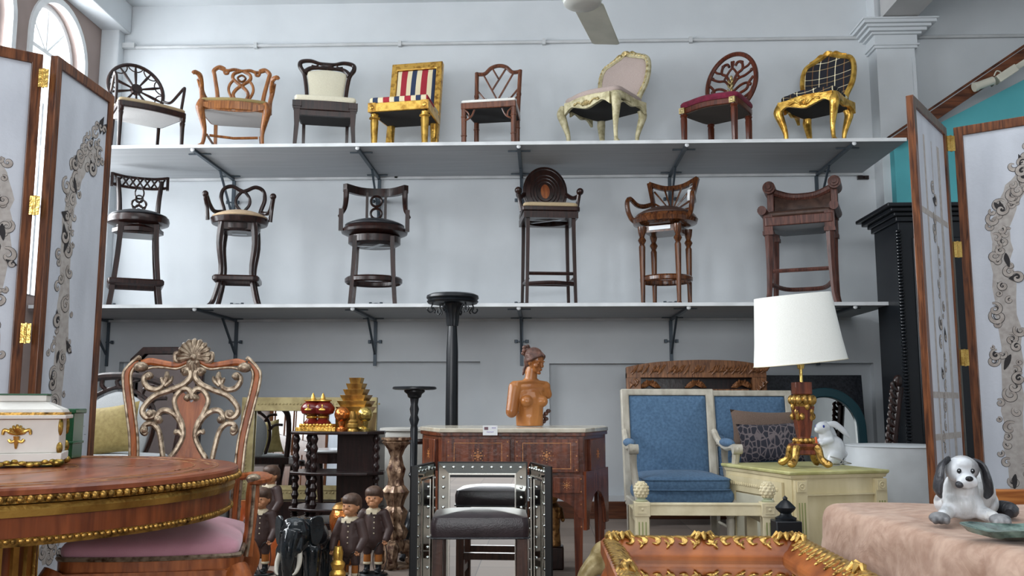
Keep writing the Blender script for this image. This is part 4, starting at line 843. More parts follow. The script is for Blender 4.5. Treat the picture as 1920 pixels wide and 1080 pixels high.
def pillow(name, loc, w, h, d, rot, m, label, cat='cushion', piping=None, sub=14):
    vs = []; n = sub; M = MB(rot)
    for s in (-1, 1):
        for i in range(n + 1):
            for j in range(n + 1):
                u, v = i / n * 2 - 1, j / n * 2 - 1; e = max(0, (1 - u * u) * (1 - v * v)) ** .42; k = 1 - .09 * (1 - abs(v) ** 2) * abs(u) ** 4; k2 = 1 - .09 * (1 - abs(u) ** 2) * abs(v) ** 4
                vs.append((u * w / 2 * k, s * d / 2 * e, v * h / 2 * k2))
    N = (n + 1) ** 2; fs = [(b * N + i * (n + 1) + j, b * N + (i + 1) * (n + 1) + j, b * N + (i + 1) * (n + 1) + j + 1, b * N + i * (n + 1) + j + 1) for b in (0, 1) for i in range(n) for j in range(n)]
    M.add(vs, fs); o = M.build(name, m, sharp=170); o.location = loc; return tag(o, label, cat)
pillow('cushion', (X(205, 800, 5.93), 5.93, .18 + .66), .4, .34, .13, RX(-14) @ RY(-8), cloth('gold_cloth', (.25, .185, .06), (.36, .28, .1), 40, .6), 'mustard gold cushion leaning on the pale settee back')
# large dark framed mirror with cut corners
def framed_mirror(name, label, cx, yb, z0, w, h, fw, lean, fm, gm, cut=0, depth=.05, fname='mirror_frame', extra=None, bead=None, cat='mirror'):
    t = thing(name, label, cat, (cx, yb, z0)); F = RX(-lean); a = w / 2
    def rc(i):
        c = max(0.001, cut - i * .6); return [(-a + i, i), (a - i, i), (a - i, h - i - c), (a - i - c, h - i), (-a + i + c, h - i), (-a + i, h - i - c)]
    M = MB(F); M.holed(rc(0), [rc(fw)], -depth / 2, depth / 2); M.build(fname, fm, t, bevel=.008)
    M = MB(F); M.holed(rc(fw * .75), [rc(fw + .012)], -depth / 2 - .008, -depth / 2 + .004); M.build('inner_moulding', bead or fm, t)
    M = MB(F); p = rc(fw - .005); M.prism(p, depth * .1, depth * .2); M.build('mirror_pane', gm, t)
    M = MB(F); M.prism(rc(fw * .5), depth * .22, depth * .45); M.build('back_board', espr, t)
    if extra: extra(t, F, w, h)
    return t
framed_mirror('wall_mirror', 'large dark framed mirror with cut top corners behind the rococo chair', X(292, 760, 7.2), 7.35, .5, .62, .98, .045, 3, dark, mirror_mat('dim_mirror', (.45, .45, .46), .05), .1)
pl = tag(MB().box((0, 0, .25), (1.0, .4, .5)).build('low_cabinet', mottled('grey_cabinet', (.42, .44, .45), (.5, .52, .53), 4, .6), bevel=.01), 'pale grey low cabinet under the dark framed mirror', 'cabinet'); pl.location = (X(300, 900, 7.3), 7.4, 0)
# ------------------------------------------------------------------ middle of the showroom
champ = mottled('champagne_frame', (.30, .24, .11), (.46, .38, .19), 12, .45, .15)
def beadrow(t, F, w, h):
    M = MB(F)
    for x in range(int(w / .03)): 
        for z in (.055, h - .055): M.ell((-w / 2 + .05 + x * .03, -.028, z), (.009, .006, .009), 6, 4)
    for z in range(int(h / .03) - 3):
        for s in (-1, 1): M.ell((s * (w / 2 - .055), -.028, .07 + z * .03), (.009, .006, .009), 6, 4)
    M.build('beading', champ, t)
framed_mirror('leaning_mirror', 'wide champagne framed mirror leaning on the wall behind the whatnot shelf', X(579, 850, 7.6), 7.55, 0.03 + Z(579, 942, 7.6), 1.14, Z(579, 752, 7.8) - Z(579, 942, 7.6), .1, 3, champ, glass_m, extra=beadrow)
tag(MB().box((X(579, 850, 7.6), 7.62, (Z(579, 942, 7.6)) / 2), (1.2, .4, Z(579, 942, 7.6) + .05)).build('low_bench', espr), 'low dark bench carrying the leaning champagne framed mirror', 'bench')

# ---- corner whatnot with turned posts
EY = 6.5; ex = X(632, 880, EY); t = thing('whatnot_shelf', 'dark wooden corner whatnot with twist turned posts in front of the leaning mirror', 'shelf', (ex, EY, 0))
zt = Z(632, 808, EY); zs3 = [.2, Z(632, 950, EY), Z(632, 883, EY), zt]
op = [(-.345, .02), (-.32, -.08), (-.14, -.17), (.05, -.2), (.25, -.17), (.345, -.06), (.33, .1), (.1, .24), (-.3, .24)]
for z in zs3: MB().slab(op, z - .022, z).build('top' if z == zt else 'shelf', espr, t, bevel=.006)
P3 = [(-.29, -.03), (-.135, -.13), (.29, -.06), (-.25, .19), (.1, .2)]
for x, y in P3:
    M = MB(T(x, y, 0)); pr = []
    for k in range(len(zs3)):
        z0 = 0 if k == 0 else zs3[k - 1]; z1 = zs3[k] - .022; n = 4 if k else 2
        for i in range(n * 4 + 1): u = i / (n * 4); pr.append((.017 + .011 * sin(pi * n / 2 * u * 2) ** 2 * (1 if k else .8), z0 + (z1 - z0) * u))
    M.lathe(pr, 12); M.build('post', espr, t)
for k in (1, 2, 3): M = MB(); M.prism([(0, zs3[k - 1]), (.3, zs3[k - 1]), (.3, zs3[k] - .022), (0, zs3[k] - .022)], -.01, .01); M.v = [(a, b - .05 * (a / .3) , c) for a, b, c in M.v]; M.build('back_panel', espr, t)
M = MB(); M.box((.3, .05, (zs3[0] + zt) / 2), (.02, .25, zt - zs3[0] - .02)); M.build('side_panel', espr, t)
# ---- red and gold double gourd censer
red = mottled('oxblood_glaze', (.10, .008, .006), (.17, .018, .012), 5, .18, 0, (1, 1, 1), 0, 60, .4)
yy = EY - .02; u = thing('censer', 'oxblood double gourd censer with gold base and knobs on top of the whatnot', 'ornament', (X(595, 800, yy), yy, zt))
M = MB(); M.slab([(-.14, -.05), (.14, -.05), (.14, .06), (-.14, .06)], 0, .025)
for k in range(11): M.box((-.135 + .027 * k, -.052, .014), (.014, .012, .028))
M.slab([(-.12, -.045), (.12, -.045), (.12, .055), (-.12, .055)], .025, .05)
for k in range(10): M.ell((-.108 + .024 * k, -.047, .042), (.011, .01, .013), 8, 6)
M.build('base', bright, u, bevel=.002)
for s in (-1, 1):
    M = MB(); M.lathe([(.055, .05), (.057, .06), (.04, .078), (.033, .09)], 20, (s * .04, 0, 0)); M.build('foot', red, u)
    M = MB(); M.lathe([(.034, .088), (.042, .095), (.042, .103), (.034, .11)], 20, (s * .04, 0, 0)); M.build('neck_ring', bright, u)
    M = MB(); M.lathe([(.035, .108), (.07, .125), (.08, .152), (.078, .17), (.06, .195), (.045, .205), (.048, .21)], 28, (s * .042, 0, 0)); M.build('body', red, u)
    M = MB(); M.lathe([(.05, .208), (.062, .213), (.062, .22), (.03, .224), (.016, .23), (.012, .25), (.008, .258), (.001, .272)], 20, (s * .036, 0, 0)); M.build('lid', bright, u)
    M = MB(); M.ell((s * .05, -.078, .15), (.024, .008, .007), 8, 6); M.ell((s * .05, -.072, .17), (.006, .008, .02), 8, 6); M.rib([(s * .03, .15), (s * .05, .16), (s * .07, .15)], .005, y=-.078); M.build('handle', bright, u)
# ---- stepped gold pagoda ornament, spheres
u = thing('stepped_ornament', 'gold stepped pagoda shaped ornament at the back of the whatnot top', 'ornament', (X(668, 800, EY + .12), EY + .1, zt), -12)
gb = mottled('aged_gold', (.16, .07, .015), (.52, .32, .08), 10, .35, .7, (1, 1, .3)); M = MB()
zz = 0
for k, ww in enumerate((.25, .25, .235, .2, .165, .13, .095)): 
    hh = .13 if k == 0 else .042; M.slab(rect(ww, ww * .7), zz, zz + hh, .8 if k else .95, 1); zz += hh
M.build('tiers', gb, u, bevel=.001)
for px, nm, lab, m in ((641, 'gold_ball', 'coppery gold ball on a stand, left of the pagoda ornament', gilt('copper_gilt', (.35, .09, .02), (.7, .25, .07), .2, 6)), (684, 'gold_ball', 'yellow gold ball on a stand, right in front of the pagoda ornament', gilt('ball_gilt', (.3, .2, .04), (.75, .56, .18), .2, 6))):
    u = thing(nm, lab, 'ornament', (X(px, 800, EY - .06), EY - .06, zt)); M = MB(); M.ell((0, 0, .118), .055, 20, 14); M.build('ball', m, u); M = MB(); M.lathe([(.04, 0), (.042, .015), (.02, .03), (.026, .05), (.03, .07)], 16); M.ell((-.03 if px > 660 else 0, -.02, .02), (.03, .02, .014)); M.build('stand', m, u)
M = MB(); M.lathe([(.035, 0), (.036, .01), (.03, .02), (.04, .03), (.042, .05), (.032, .06), (.036, .07), (.02, .085), (.024, .11), (.018, .14)], 16); u = M.build('gold_vase', gb); u.location = (X(662, 800, EY - .12), EY - .13, zt); tag(u, 'small ringed gold vase between the two gold balls', 'vase')
# ---- round drum side table behind the whatnot
u = thing('side_table', 'dark round side table with white marble top glimpsed through the whatnot', 'table', (X(628, 850, 7.05), 7.02, 0)); zm = Z(650, 842, 7.0)
M = MB(); M.lathe([(.22, zm - .02), (.23, zm - .01), (.22, zm)], 32); M.build('marble_top', plain('white_marble', (.62, .63, .63), .15), u); M = MB(); M.lathe([(.2, zm - .1), (.205, zm - .06), (.21, zm - .02)], 32, flute=.03, nf=12); M.build('apron', dark, u)
for k in range(4): a = pi / 4 + k * pi / 2; M = MB(); M.tube([(.2 * cos(a), .2 * sin(a), 0), (.17 * cos(a), .17 * sin(a), .2), (.22 * cos(a), .22 * sin(a), zm - .1)], [.018, .02, .032], 8); M.build('leg', dark, u)
u = thing('drum_table', 'cream round drum table standing behind the carved torchere', 'table', (X(764, 860, 7.0), 7.12, 0)); zd = Z(742, 803, 6.9); wc = plain('drum_cream', (.55, .54, .5), .6)
M = MB(); M.lathe([(.2, 0), (.22, .03), (.22, zd - .04), (.2, zd - .02)], 40); M.build('drum', wc, u); M = MB(); M.lathe([(.2, zd - .03), (.235, zd - .02), (.235, zd - .005), (.22, zd)], 40); M.build('top', wc, u); M = MB(); M.lathe([(.222, zd - .12), (.23, zd - .1), (.222, zd - .08)], 40); M.build('moulding', dark, u)

# ---- turned plant stands
def lathe_part(t, name, prof, m, n=24, fl=0, nf=12, sharp=40): M = MB(); M.lathe(prof, n, (0, 0, 0), fl, nf); return M.build(name, m, t, sharp=sharp)
bz = mottled('carved_bronze', (.05, .02, .012), (.38, .26, .17), 34, .34, .5, (1, 1, .6), .3, 60); TYY = 5.78
t = thing('torchere', 'carved gilt brown torchere pedestal with acanthus body in front of the drum table', 'pedestal', (X(742, 900, TYY), TYY, 0)); h = Z(742, 820, TYY)
lathe_part(t, 'top', [(.05, h - .08), (.07, h - .05), (.088, h - .03), (.075, h - .022), (.09, h - .015), (.09, h)], bz, 24, .05)
lathe_part(t, 'upper_shaft', [(.05, .5), (.045, .54), (.05, .56), (.058, .6), (.045, .63), (.035, .68), (.05, h - .08)], bz, 28, .08, 7)
lathe_part(t, 'carved_body', [(.06, .17), (.075, .22), (.05, .26), (.062, .3), (.07, .34), (.045, .37), (.055, .41), (.078, .46), (.05, .5)], bz, 32, .14, 8)
M = MB(); M.lathe([(.06, .1), (.07, .14), (.06, .17)], 20)
for k in range(3):
    a = 2 * pi * k / 3 + .5; M.tube(smooth([(.04 * cos(a), .04 * sin(a), .12), (.1 * cos(a), .1 * sin(a), .11), (.12 * cos(a), .12 * sin(a), .05), (.1 * cos(a), .1 * sin(a), .02)], 5), resample([.045, .045, .04, .03], 16), 8); M.ell((.115 * cos(a), .115 * sin(a), .035), (.045, .045, .035))
M.lathe([(.12, 0), (.12, .012)], 24); M.build('scroll_foot', bz, t)
BY = 6.1; t = thing('plant_stand', 'black turned plant stand with small flat round top between torchere and desk', 'plant stand', (X(775, 900, BY), BY, 0)); h = Z(775, 725, BY)
lathe_part(t, 'top', [(.13, h - .022), (.148, h - .016), (.148, h - .006), (.14, h)], blk, 32)
lathe_part(t, 'collar', [(.03, h - .08), (.045, h - .07), (.05, h - .05), (.07, h - .035), (.07, h - .022)], blk, 20)
lathe_part(t, 'shaft', [(.03, .3), (.024, .32), (.022, .5), (.024, .52), (.034, .54), (.024, .56), (.026, h - .28), (.022, h - .26), (.034, h - .22), (.024, h - .19), (.032, h - .15), (.024, h - .12), (.03, h - .08)], blk, 16)
lathe_part(t, 'base_block', [(.02, .2), (.05, .22), (.045, .27), (.03, .3)], blk, 16)
for k in range(3): a = 2 * pi * k / 3 + .3; M = MB(); M.tube(smooth([(.03 * cos(a), .03 * sin(a), .25), (.09 * cos(a), .09 * sin(a), .2), (.13 * cos(a), .13 * sin(a), .08), (.18 * cos(a), .18 * sin(a), .02)], 5), resample([.022, .02, .017, .022], 16), 8); M.build('leg', blk, t)
CY = 6.75; t = thing('coat_stand', 'very tall black fluted stand with round top and hooks behind the desk', 'stand', (X(848, 650, CY), CY, 0)); h = Z(848, 552, CY)
lathe_part(t, 'top', [(.15, h - .075), (.185, h - .07), (.195, h - .055), (.185, h - .045), (.198, h - .03), (.195, h - .012), (.17, h)], blk, 40)
lathe_part(t, 'capital', [(.04, h - .24), (.045, h - .2), (.05, h - .15), (.075, h - .09), (.09, h - .075)], blk, 24, .06)
lathe_part(t, 'shaft', [(.04, .3), (.042, .35), (.046, .6), (.042, 1.4), (.032, h - .24)], blk, 24, .05, 10)
lathe_part(t, 'base', [(.2, 0), (.2, .03), (.17, .06), (.1, .09), (.06, .15), (.05, .25), (.04, .3)], blk, 32)
for k in range(6): a = 2 * pi * k / 6 + .25; M = MB(T(0, 0, 0) @ RZ(math.degrees(a))); M.rib([(.15, h - .07), (.16, h - .1), (.15, h - .125), (.17, h - .14), (.19, h - .12), (.185, h - .105)], .006, sm=4); M.rib([(.15, h - .1), (.13, h - .13), (.14, h - .145)], .005, sm=4); M.build('hook', blk, t)

# ---- inlaid kneehole desk with marble top
DW = wood('desk_mahogany', (.05, .012, .006), (.16, .042, .017), .26, 10); DD = wood('desk_mahogany_dark', (.04, .010, .005), (.10, .026, .012), .28, 10)
DY0, DY1 = 5.15, 5.9; dxl, dxr = X(826, 900, DY0), X(1096, 900, DY0); dx0, dx1 = X(790, 850, DY0 + .42), X(1137, 850, DY0 + .42); DZ = Z(960, 803, DY0)
dcx = (dxl + dxr) / 2; t = thing('desk', 'inlaid reddish mahogany desk with canted corners and pale marble top', 'desk', (dcx, DY0, 0))
ol = [(dxl - dcx, 0), (dxr - dcx, 0), (dx1 - dcx, .42), (dx1 - dcx, .75), (dx0 - dcx, .75), (dx0 - dcx, .42)]
def off(k): cx_, cy_ = 0, .4; return [(a * (1 + k), (b - cy_) * (1 + k * 1.6) + cy_) for a, b in ol]
M = MB(); o2 = off(.02); n = len(o2); o2 = o2[:1] + [(o2[0][0] + (o2[1][0] - o2[0][0]) * k / 8, o2[0][1] - .03 * sin(pi * k / 8)) for k in range(1, 8)] + o2[1:]
M.slab(o2, DZ - .024, DZ); M.build('marble_top', mottled('cream_marble', (.40, .36, .28), (.58, .54, .45), 6, .16, 0, (1, 1, 1), 0, 60, .2, 1.5), t, bevel=.004)
M = MB(); M.slab(off(.012), DZ - .045, DZ - .024); M.build('top_moulding', DW, t, bevel=.003)
hd = .215; wL = dxr - dxl; hw_ = wL / 2
M = MB(); M.slab(off(-.01), DZ - .045 - hd, DZ - .045); M.build('drawer_case', DW, t)
star = gilt('inlay', (.22, .07, .02), (.42, .17, .05), .4, 40); star.node_tree.nodes['Principled BSDF'].inputs['Metallic'].default_value = 0
def rosette(M, cx_, cz_, y, k=1.0):
    for i in range(8): a = i * pi / 4; M.box((cx_ + .022 * k * cos(a), y, cz_ + .022 * k * sin(a)), (.008 * k, .002, .008 * k)); M.box((cx_ + .036 * k * cos(a), y, cz_ + .036 * k * sin(a)), (.005 * k, .002, .005 * k))
    M.box((cx_, y, cz_), (.014 * k, .002, .026 * k)); M.box((cx_, y, cz_), (.03 * k, .0022, .008 * k))
zb, zu = DZ - .045 - hd, DZ - .045
for s in (-1, 1):
    x0_, x1_ = (-hw_ + .03, -.012) if s < 0 else (.012, hw_ - .03)
    d = MB().box(((x0_ + x1_) / 2, -.006, (zb + zu) / 2), (x1_ - x0_, .022, hd - .03)).build('drawer', DW, t, bevel=.003)
    M = MB(); a_, c_ = x0_ + .045, x1_ - .045; M.holed([(a_, zb + .035), (c_, zb + .035), (c_, zu - .035), (a_, zu - .035)], [[(a_ + .004, zb + .039), (c_ - .004, zb + .039), (c_ - .004, zu - .039), (a_ + .004, zu - .039)]], -.0185, -.016); rosette(M, (a_ + c_) / 2, (zb + zu) / 2, -.018)
    for xx in (x0_ + .014, x1_ - .014):
        for z in (zb + .03, (zb + zu) / 2, zu - .03): M.box((xx, -.018, z), (.008, .002, .008))
    M.build('drawer_inlay', star, d)
for s in (-1, 1):                                       # canted sides with inlay
    p, r_ = ((0 + s * hw_, 0), ((dx1 if s > 0 else dx0) - dcx, .42)); an = atan2(r_[1] - p[1], r_[0] - p[0]); L = sqrt((r_[0] - p[0]) ** 2 + .42 ** 2)
    M = MB(T(p[0], p[1], 0) @ MX.Rotation(an, 4, 'Z')); sg = -1 if s > 0 else 1
    for z0_, z1_ in ((zb + .02, zu - .02), ): M.box((L / 2, sg * .003, (z0_ + z1_) / 2), (L * .62, .02, z1_ - z0_)); 
    M.build('side_panel', DW, t, bevel=.003); M = MB(T(p[0], p[1], 0) @ MX.Rotation(an, 4, 'Z')); rosette(M, L / 2, (zb + zu) / 2, sg * .014, .8); M.build('side_inlay', star, t)
# lower tier: small drawers, arched spandrels, tapered legs
for s in (-1, 1):
    xo, xi = s * hw_, s * (hw_ - .20); lo = zb - .11
    M = MB(); arc = [(xi + (xo - s * .035 - xi) * (1 - cos(pi / 2 * k / 8)), lo - .0 - (.12) * (1 - sqrt(max(0, 1 - (k / 8) ** 2)))) for k in range(9)]
    M.prism([(xi, zb), (xo, zb), (xo, lo - .13)] + arc[::-1], 0, .02); M.build('spandrel', DW, t)
    d = MB().box(((xo + xi) / 2, -.005, zb - .055), (.15, .014, .085)).build('small_drawer', DW, t, bevel=.002); M = MB(); rosette(M, (xo + xi) / 2, zb - .055, -.0125, .7)
    for z in (zb - .02, zb - .09, zb - .16, zb - .28): M.box((xo - s * .02, -.003, z), (.007, .006, .007))
    M.build('drawer_inlay', star, d)
LZ = DZ - .04
for x, y, w_ in ((-hw_ + .035, .035, .035), (hw_ - .035, .035, .035), (-hw_ + .22, .3, .03), (hw_ - .22, .3, .03), (dx0 - dcx + .04, .70, .03), (dx1 - dcx - .04, .70, .03), (dx1 - dcx - .035, .42, .025), (dx0 - dcx + .035, .42, .025)):
    M = MB(); M.tube([(x, y, 0), (x, y, LZ)], [w_ * .75, w_ * 1.3], 4); M.build('leg', DW, t)
for s, dxx in ((1, dx1), (-1, dx0)):
    M = MB(T(dxx - dcx - s * .02, 0, 0) @ RZ(90)); M.prism([(.42, zb + .02), (.72, zb + .02), (.72, zb - .35), (.66, zb - .2), (.57, zb - .12), (.48, zb - .2), (.42, zb - .35)], -.01, .01); M.build('side_arch', DD, t)
    p, r_ = ((s * hw_, 0), (dxx - dcx, .42)); an = atan2(r_[1], r_[0] - p[0]); L = sqrt((r_[0] - p[0]) ** 2 + .42 ** 2); M = MB(T(p[0], 0, 0) @ MX.Rotation(an, 4, 'Z'))
    M.prism([(.0, zb + .02), (L, zb + .02), (L, zb - .3)] + [(L * (.5 + .38 * cos(pi * k / 8)), zb - .3 + .2 * sin(pi * k / 8)) for k in range(9)] + [(0, zb - .3)], -.01, .01); M.build('side_arch', DW, t)
# price card over the desk edge
M = MB(); M.box((0, 0, 0), (.082, .002, .055)); M.m = 1; M.box((-.022, -.0014, .011), (.022, .001, .016)); M.m = 2
for k in range(3): M.box((.012 + .008 * k, -.0014, .014), (.005, .001, .006))
for k in range(5): M.box((-.016 + .008 * k, -.0014, -.008 - .001 * (k % 2)), (.006, .001, .004))
c_ = M.build('price_card', [plain('white_card', (.75, .77, .78), .7), plain('photo_mauve', (.16, .09, .11), .6), plain('print_violet', (.3, .25, .5), .6)]); c_.location = (X(919, 807, DY0 - .06), DY0 - .056, Z(919, 807, DY0 - .06)); tag(c_, 'small white price card with a tiny picture hanging over the desk front edge', 'card')

# ---- wooden bust of a woman
skin = mottled('carved_amber_wood', (.22, .075, .018), (.42, .17, .045), 5, .3, 0, (1, 1, .6), .04, 40, .3); hairm = mottled('carved_brown_hair', (.05, .022, .016), (.13, .06, .042), 25, .45, 0, (1, 1, 1), .3, 60)
BYY = DY0 + .4; t = thing('bust', 'carved wooden armless bust of a woman standing on the desk top', 'sculpture', (X(993, 780, BYY), BYY, DZ + .004), 28)
M = MB(); M.cap((0, .0, .0), (0, .0, .06), .082, .084, 20); M.cap((0, 0, .05), (0, 0, .15), .083, .088); M.ell((0, 0, .17), (.105, .068, .085)); M.ell((0, .0, .225), (.115, .052, .045)); 
M.cap((-.098, 0, .232), (-.13, -.015, .085), .042, .036); M.ell((-.098, 0, .235), (.042, .04, .036)); M.ell((.105, 0, .24), (.036, .036, .034)); M.cap((.105, 0, .235), (.125, .0, .19), .033, .028)
for s in (-1, 1): M.ell((s * .05, -.062, .148), (.04, .036, .036)); M.ell((s * .054, -.096, .146), (.008, .008, .007), 8, 6); M.cap((0, -.035, .27), (s * .09, -.02, .262), .012, .012)
M.cap((0, .0, .24), (.012, -.018, .35), .042, .034); M.ell((.01, .0, .27), (.06, .04, .025))
M.v = [(a, b, max(c, 0)) for a, b, c in M.v]; M.build('torso', skin, t, remesh=.0045, smit=4)
HM = T(.02, -.035, .385) @ RZ(22) @ RX(14)
M = MB(HM); M.ell((0, 0, .012), (.044, .054, .06), 20, 14); M.ell((0, -.022, -.03), (.03, .03, .034)); M.ell((0, -.046, -.056), (.013, .012, .01)); M.cap((0, -.05, .012), (0, -.058, -.012), .005, .006); M.ell((0, -.058, -.014), (.0085, .006, .005)); M.ell((0, -.055, -.031), (.014, .008, .0035)); M.ell((0, -.054, -.038), (.012, .008, .004))
for s in (-1, 1): M.ell((s * .018, -.05, .016), (.015, .006, .004)); M.ell((s * .018, -.047, .003), (.009, .006, .005)); M.ell((s * .026, -.034, -.014), (.014, .016, .014)); M.ell((s * .043, .004, -.004), (.006, .011, .017))
M.cap((0, .01, -.03), (0, .02, -.07), .034, .036); M.build('head', skin, t, remesh=.0028, smit=2)
M = MB(HM); M.ell((0, .016, .032), (.055, .060, .058), 20, 12); M.ell((0, .03, .0), (.05, .045, .045))
for s in (-1, 1):
    for k in range(6): a = k / 5; M.tube(smooth([(s * .004, -.05 + .02 * a, .055 + .01 * a), (s * (.034 + .004 * a), -.036 + .03 * a, .042 + .012 * a), (s * .052, .0 + .02 * a, .012 + .03 * a), (s * .036, .045, .0 + .03 * a), (0, .062, .02)], 4), .0095, 6)
M.cap((0, .05, -.01), (-.01, .065, -.06), .02, .012); M.cap((-.01, .062, -.05), (-.02, .06, -.09), .013, .006); M.build('hair', hairm, t, remesh=.0035, smit=1)
M = MB(HM)
for k in range(8): a = k * pi / 4; M.ell((.022 * cos(a), .082 + .008 * (k % 2), .055 + .026 * sin(a)), (.015, .016, .014), 8, 6)
M.ell((0, .08, .055), (.026, .026, .026)); M.build('hair_bun', hairm, t)
M = MB()
for k in range(6): M.ell((.06 + .012 * (k % 3), .02 - .01 * k, .01 + .016 * k), (.016, .016, .013), 8, 6)
for o_ in [M.build('drapery_knot', hairm, t)]: o_.location = (.03, 0, 0)

# ---- small figure under the desk
u = thing('figurine', 'small brown carved figure on a dark plinth in the desk kneehole', 'sculpture', (X(1037, 1000, 5.75), 5.75, 0)); M = MB(); M.box((0, 0, .07), (.13, .12, .14)); M.build('plinth', dark, u, bevel=.01)
M = MB(); M.cap((0, 0, .15), (0, 0, .27), .05, .04); M.cap((0, 0, .25), (.0, 0, .36), .045, .05); M.ell((0, -.01, .44), (.035, .038, .045)); M.cap((0, 0, .36), (0, 0, .42), .03, .02); M.cap((.045, 0, .36), (.06, -.05, .3), .018, .014); M.cap((-.045, 0, .36), (-.06, -.03, .27), .018, .014); M.build('body', gilt('dark_bronze', (.05, .02, .01), (.3, .16, .06), .4, 30), u, remesh=.006, smit=2)

# ---- folding mirror screen
mb_ = plain('mirror_edge_black', (.006, .007, .008), .3); MY = 4.5
mxl, mxr = X(820, 950, MY), X(989, 950, MY); mzt = Z(905, 866, MY); t = thing('folding_mirror', 'low folding mirror in three leaves with studded glass borders, before the desk', 'mirror', ((mxl + mxr) / 2, MY, 0))
def mleaf(p, q_, zt_, nm):
    d = V((q_[0] - p[0], q_[1] - p[1])); L = d.length; Q = T(p[0] - t.location.x, p[1] - t.location.y, 0) @ MX.Rotation(atan2(d.y, d.x), 4, 'Z')
    M = MB(Q); M.box((L / 2, .012, zt_ / 2), (L, .02, zt_)); o = M.build(nm, mb_, t)
    b = min(.06, L * .2)
    M = MB(Q); M.box((L / 2, 0, zt_ / 2), (L - 2 * b, .004, zt_ - 2 * b - .03)); M.build('mirror_pane', glass_m, o)
    M = MB(Q); fw = [(0.006, .02), (L - .006, .02), (L - .006, zt_ - .006), (.006, zt_ - .006)]; iw = [(b, .02 + b), (L - b, .02 + b), (L - b, zt_ - b), (b, zt_ - b)]
    for i in range(4): j = (i + 1) % 4; M.add([(fw[i][0], -.004, fw[i][1]), (fw[j][0], -.004, fw[j][1]), (iw[j][0], -.0052, iw[j][1]), (iw[i][0], -.0052, iw[i][1])], [(0, 1, 2, 3)])
    M.build('bevelled_border', mirror_mat('bevel_glass', (.55, .57, .53), .04), o, sharp=1)
    M = MB(Q); M.holed([(b - .004, .016 + b), (L - b + .004, .016 + b), (L - b + .004, zt_ - b + .004), (b - .004, zt_ - b + .004)], [[(b + .002, .022 + b), (L - b - .002, .022 + b), (L - b - .002, zt_ - b - .002), (b + .002, zt_ - b - .002)]], -.012, -.007); M.build('border_bead', mirror_mat('silver_bead', (.85, .83, .76), .2), o)
    M = MB(Q); nx = max(2, int(L / .048))
    for k in range(nx): M.ell((b * .55 + (L - b * 1.1) * k / (nx - 1), -.009, zt_ - b * .45), (.0075, .005, .0075), 8, 6)
    for k in range(1, 14):
        for xx in (b * .5, L - b * .5): M.ell((xx, -.009, zt_ - b * .45 - .048 * k), (.0075, .005, .0075), 8, 6)
    M.build('glass_studs', mirror_mat('stud_glass', (.6, .63, .62), .08), o)
mleaf((mxl, MY), (mxr, MY), mzt, 'centre_leaf')
wl = (X(778, 900, MY - .34), MY - .34); wr = (X(1027, 900, MY - .34), MY - .34)
mleaf(wl, (mxl - .012, MY - .01), mzt, 'side_leaf'); mleaf((mxr + .012, MY - .01), wr, mzt, 'side_leaf')
for px, s in ((776, 0), (1027, 1)): q_ = wl if not s else wr; MB(T(q_[0] - t.location.x, q_[1] - t.location.y, 0)).box((0, 0, mzt / 2), (.028, .028, mzt)).build('edge_post', mb_, t)
# ---- leather stool before it
SY = 3.75; t = thing('stool', 'brown wooden stool with padded dark leather seat before the folding mirror', 'stool', (X(896, 980, SY), SY + .16, 0), 3)
o = rrect(.405, .405, .32, .03); zt_ = Z(896, 962, SY)
M = MB(); M.pad(o, zt_ - .105, zt_ - .02, .022); M.build('seat', mottled('aubergine_leather', (.016, .011, .013), (.03, .021, .024), 20, .33, 0, (1, 1, 1), .1, 160), t, sharp=60)
M = MB(); M.tube([(a * 1.005, b * 1.005, zt_ - .1) for a, b in o], .004, 5, True); M.build('piping', leath, t)
sb = wood('stool_walnut', (.022, .009, .006), (.06, .024, .014), .4)
for sx in (-1, 1):
    for sy in (-1, 1): MB(T(sx * .172, sy * .13, 0)).box((0, 0, (zt_ - .1) / 2), (.042, .042, zt_ - .1)).build('leg', sb, t, bevel=.002)
for y, z in ((-.13, .20), (.13, .20), ): MB().box((0, y, z), (.31, .025, .035)).build('stretcher', sb, t)
for s in (-1, 1): MB().box((s * .172, 0, .12), (.025, .24, .035)).build('stretcher', sb, t)

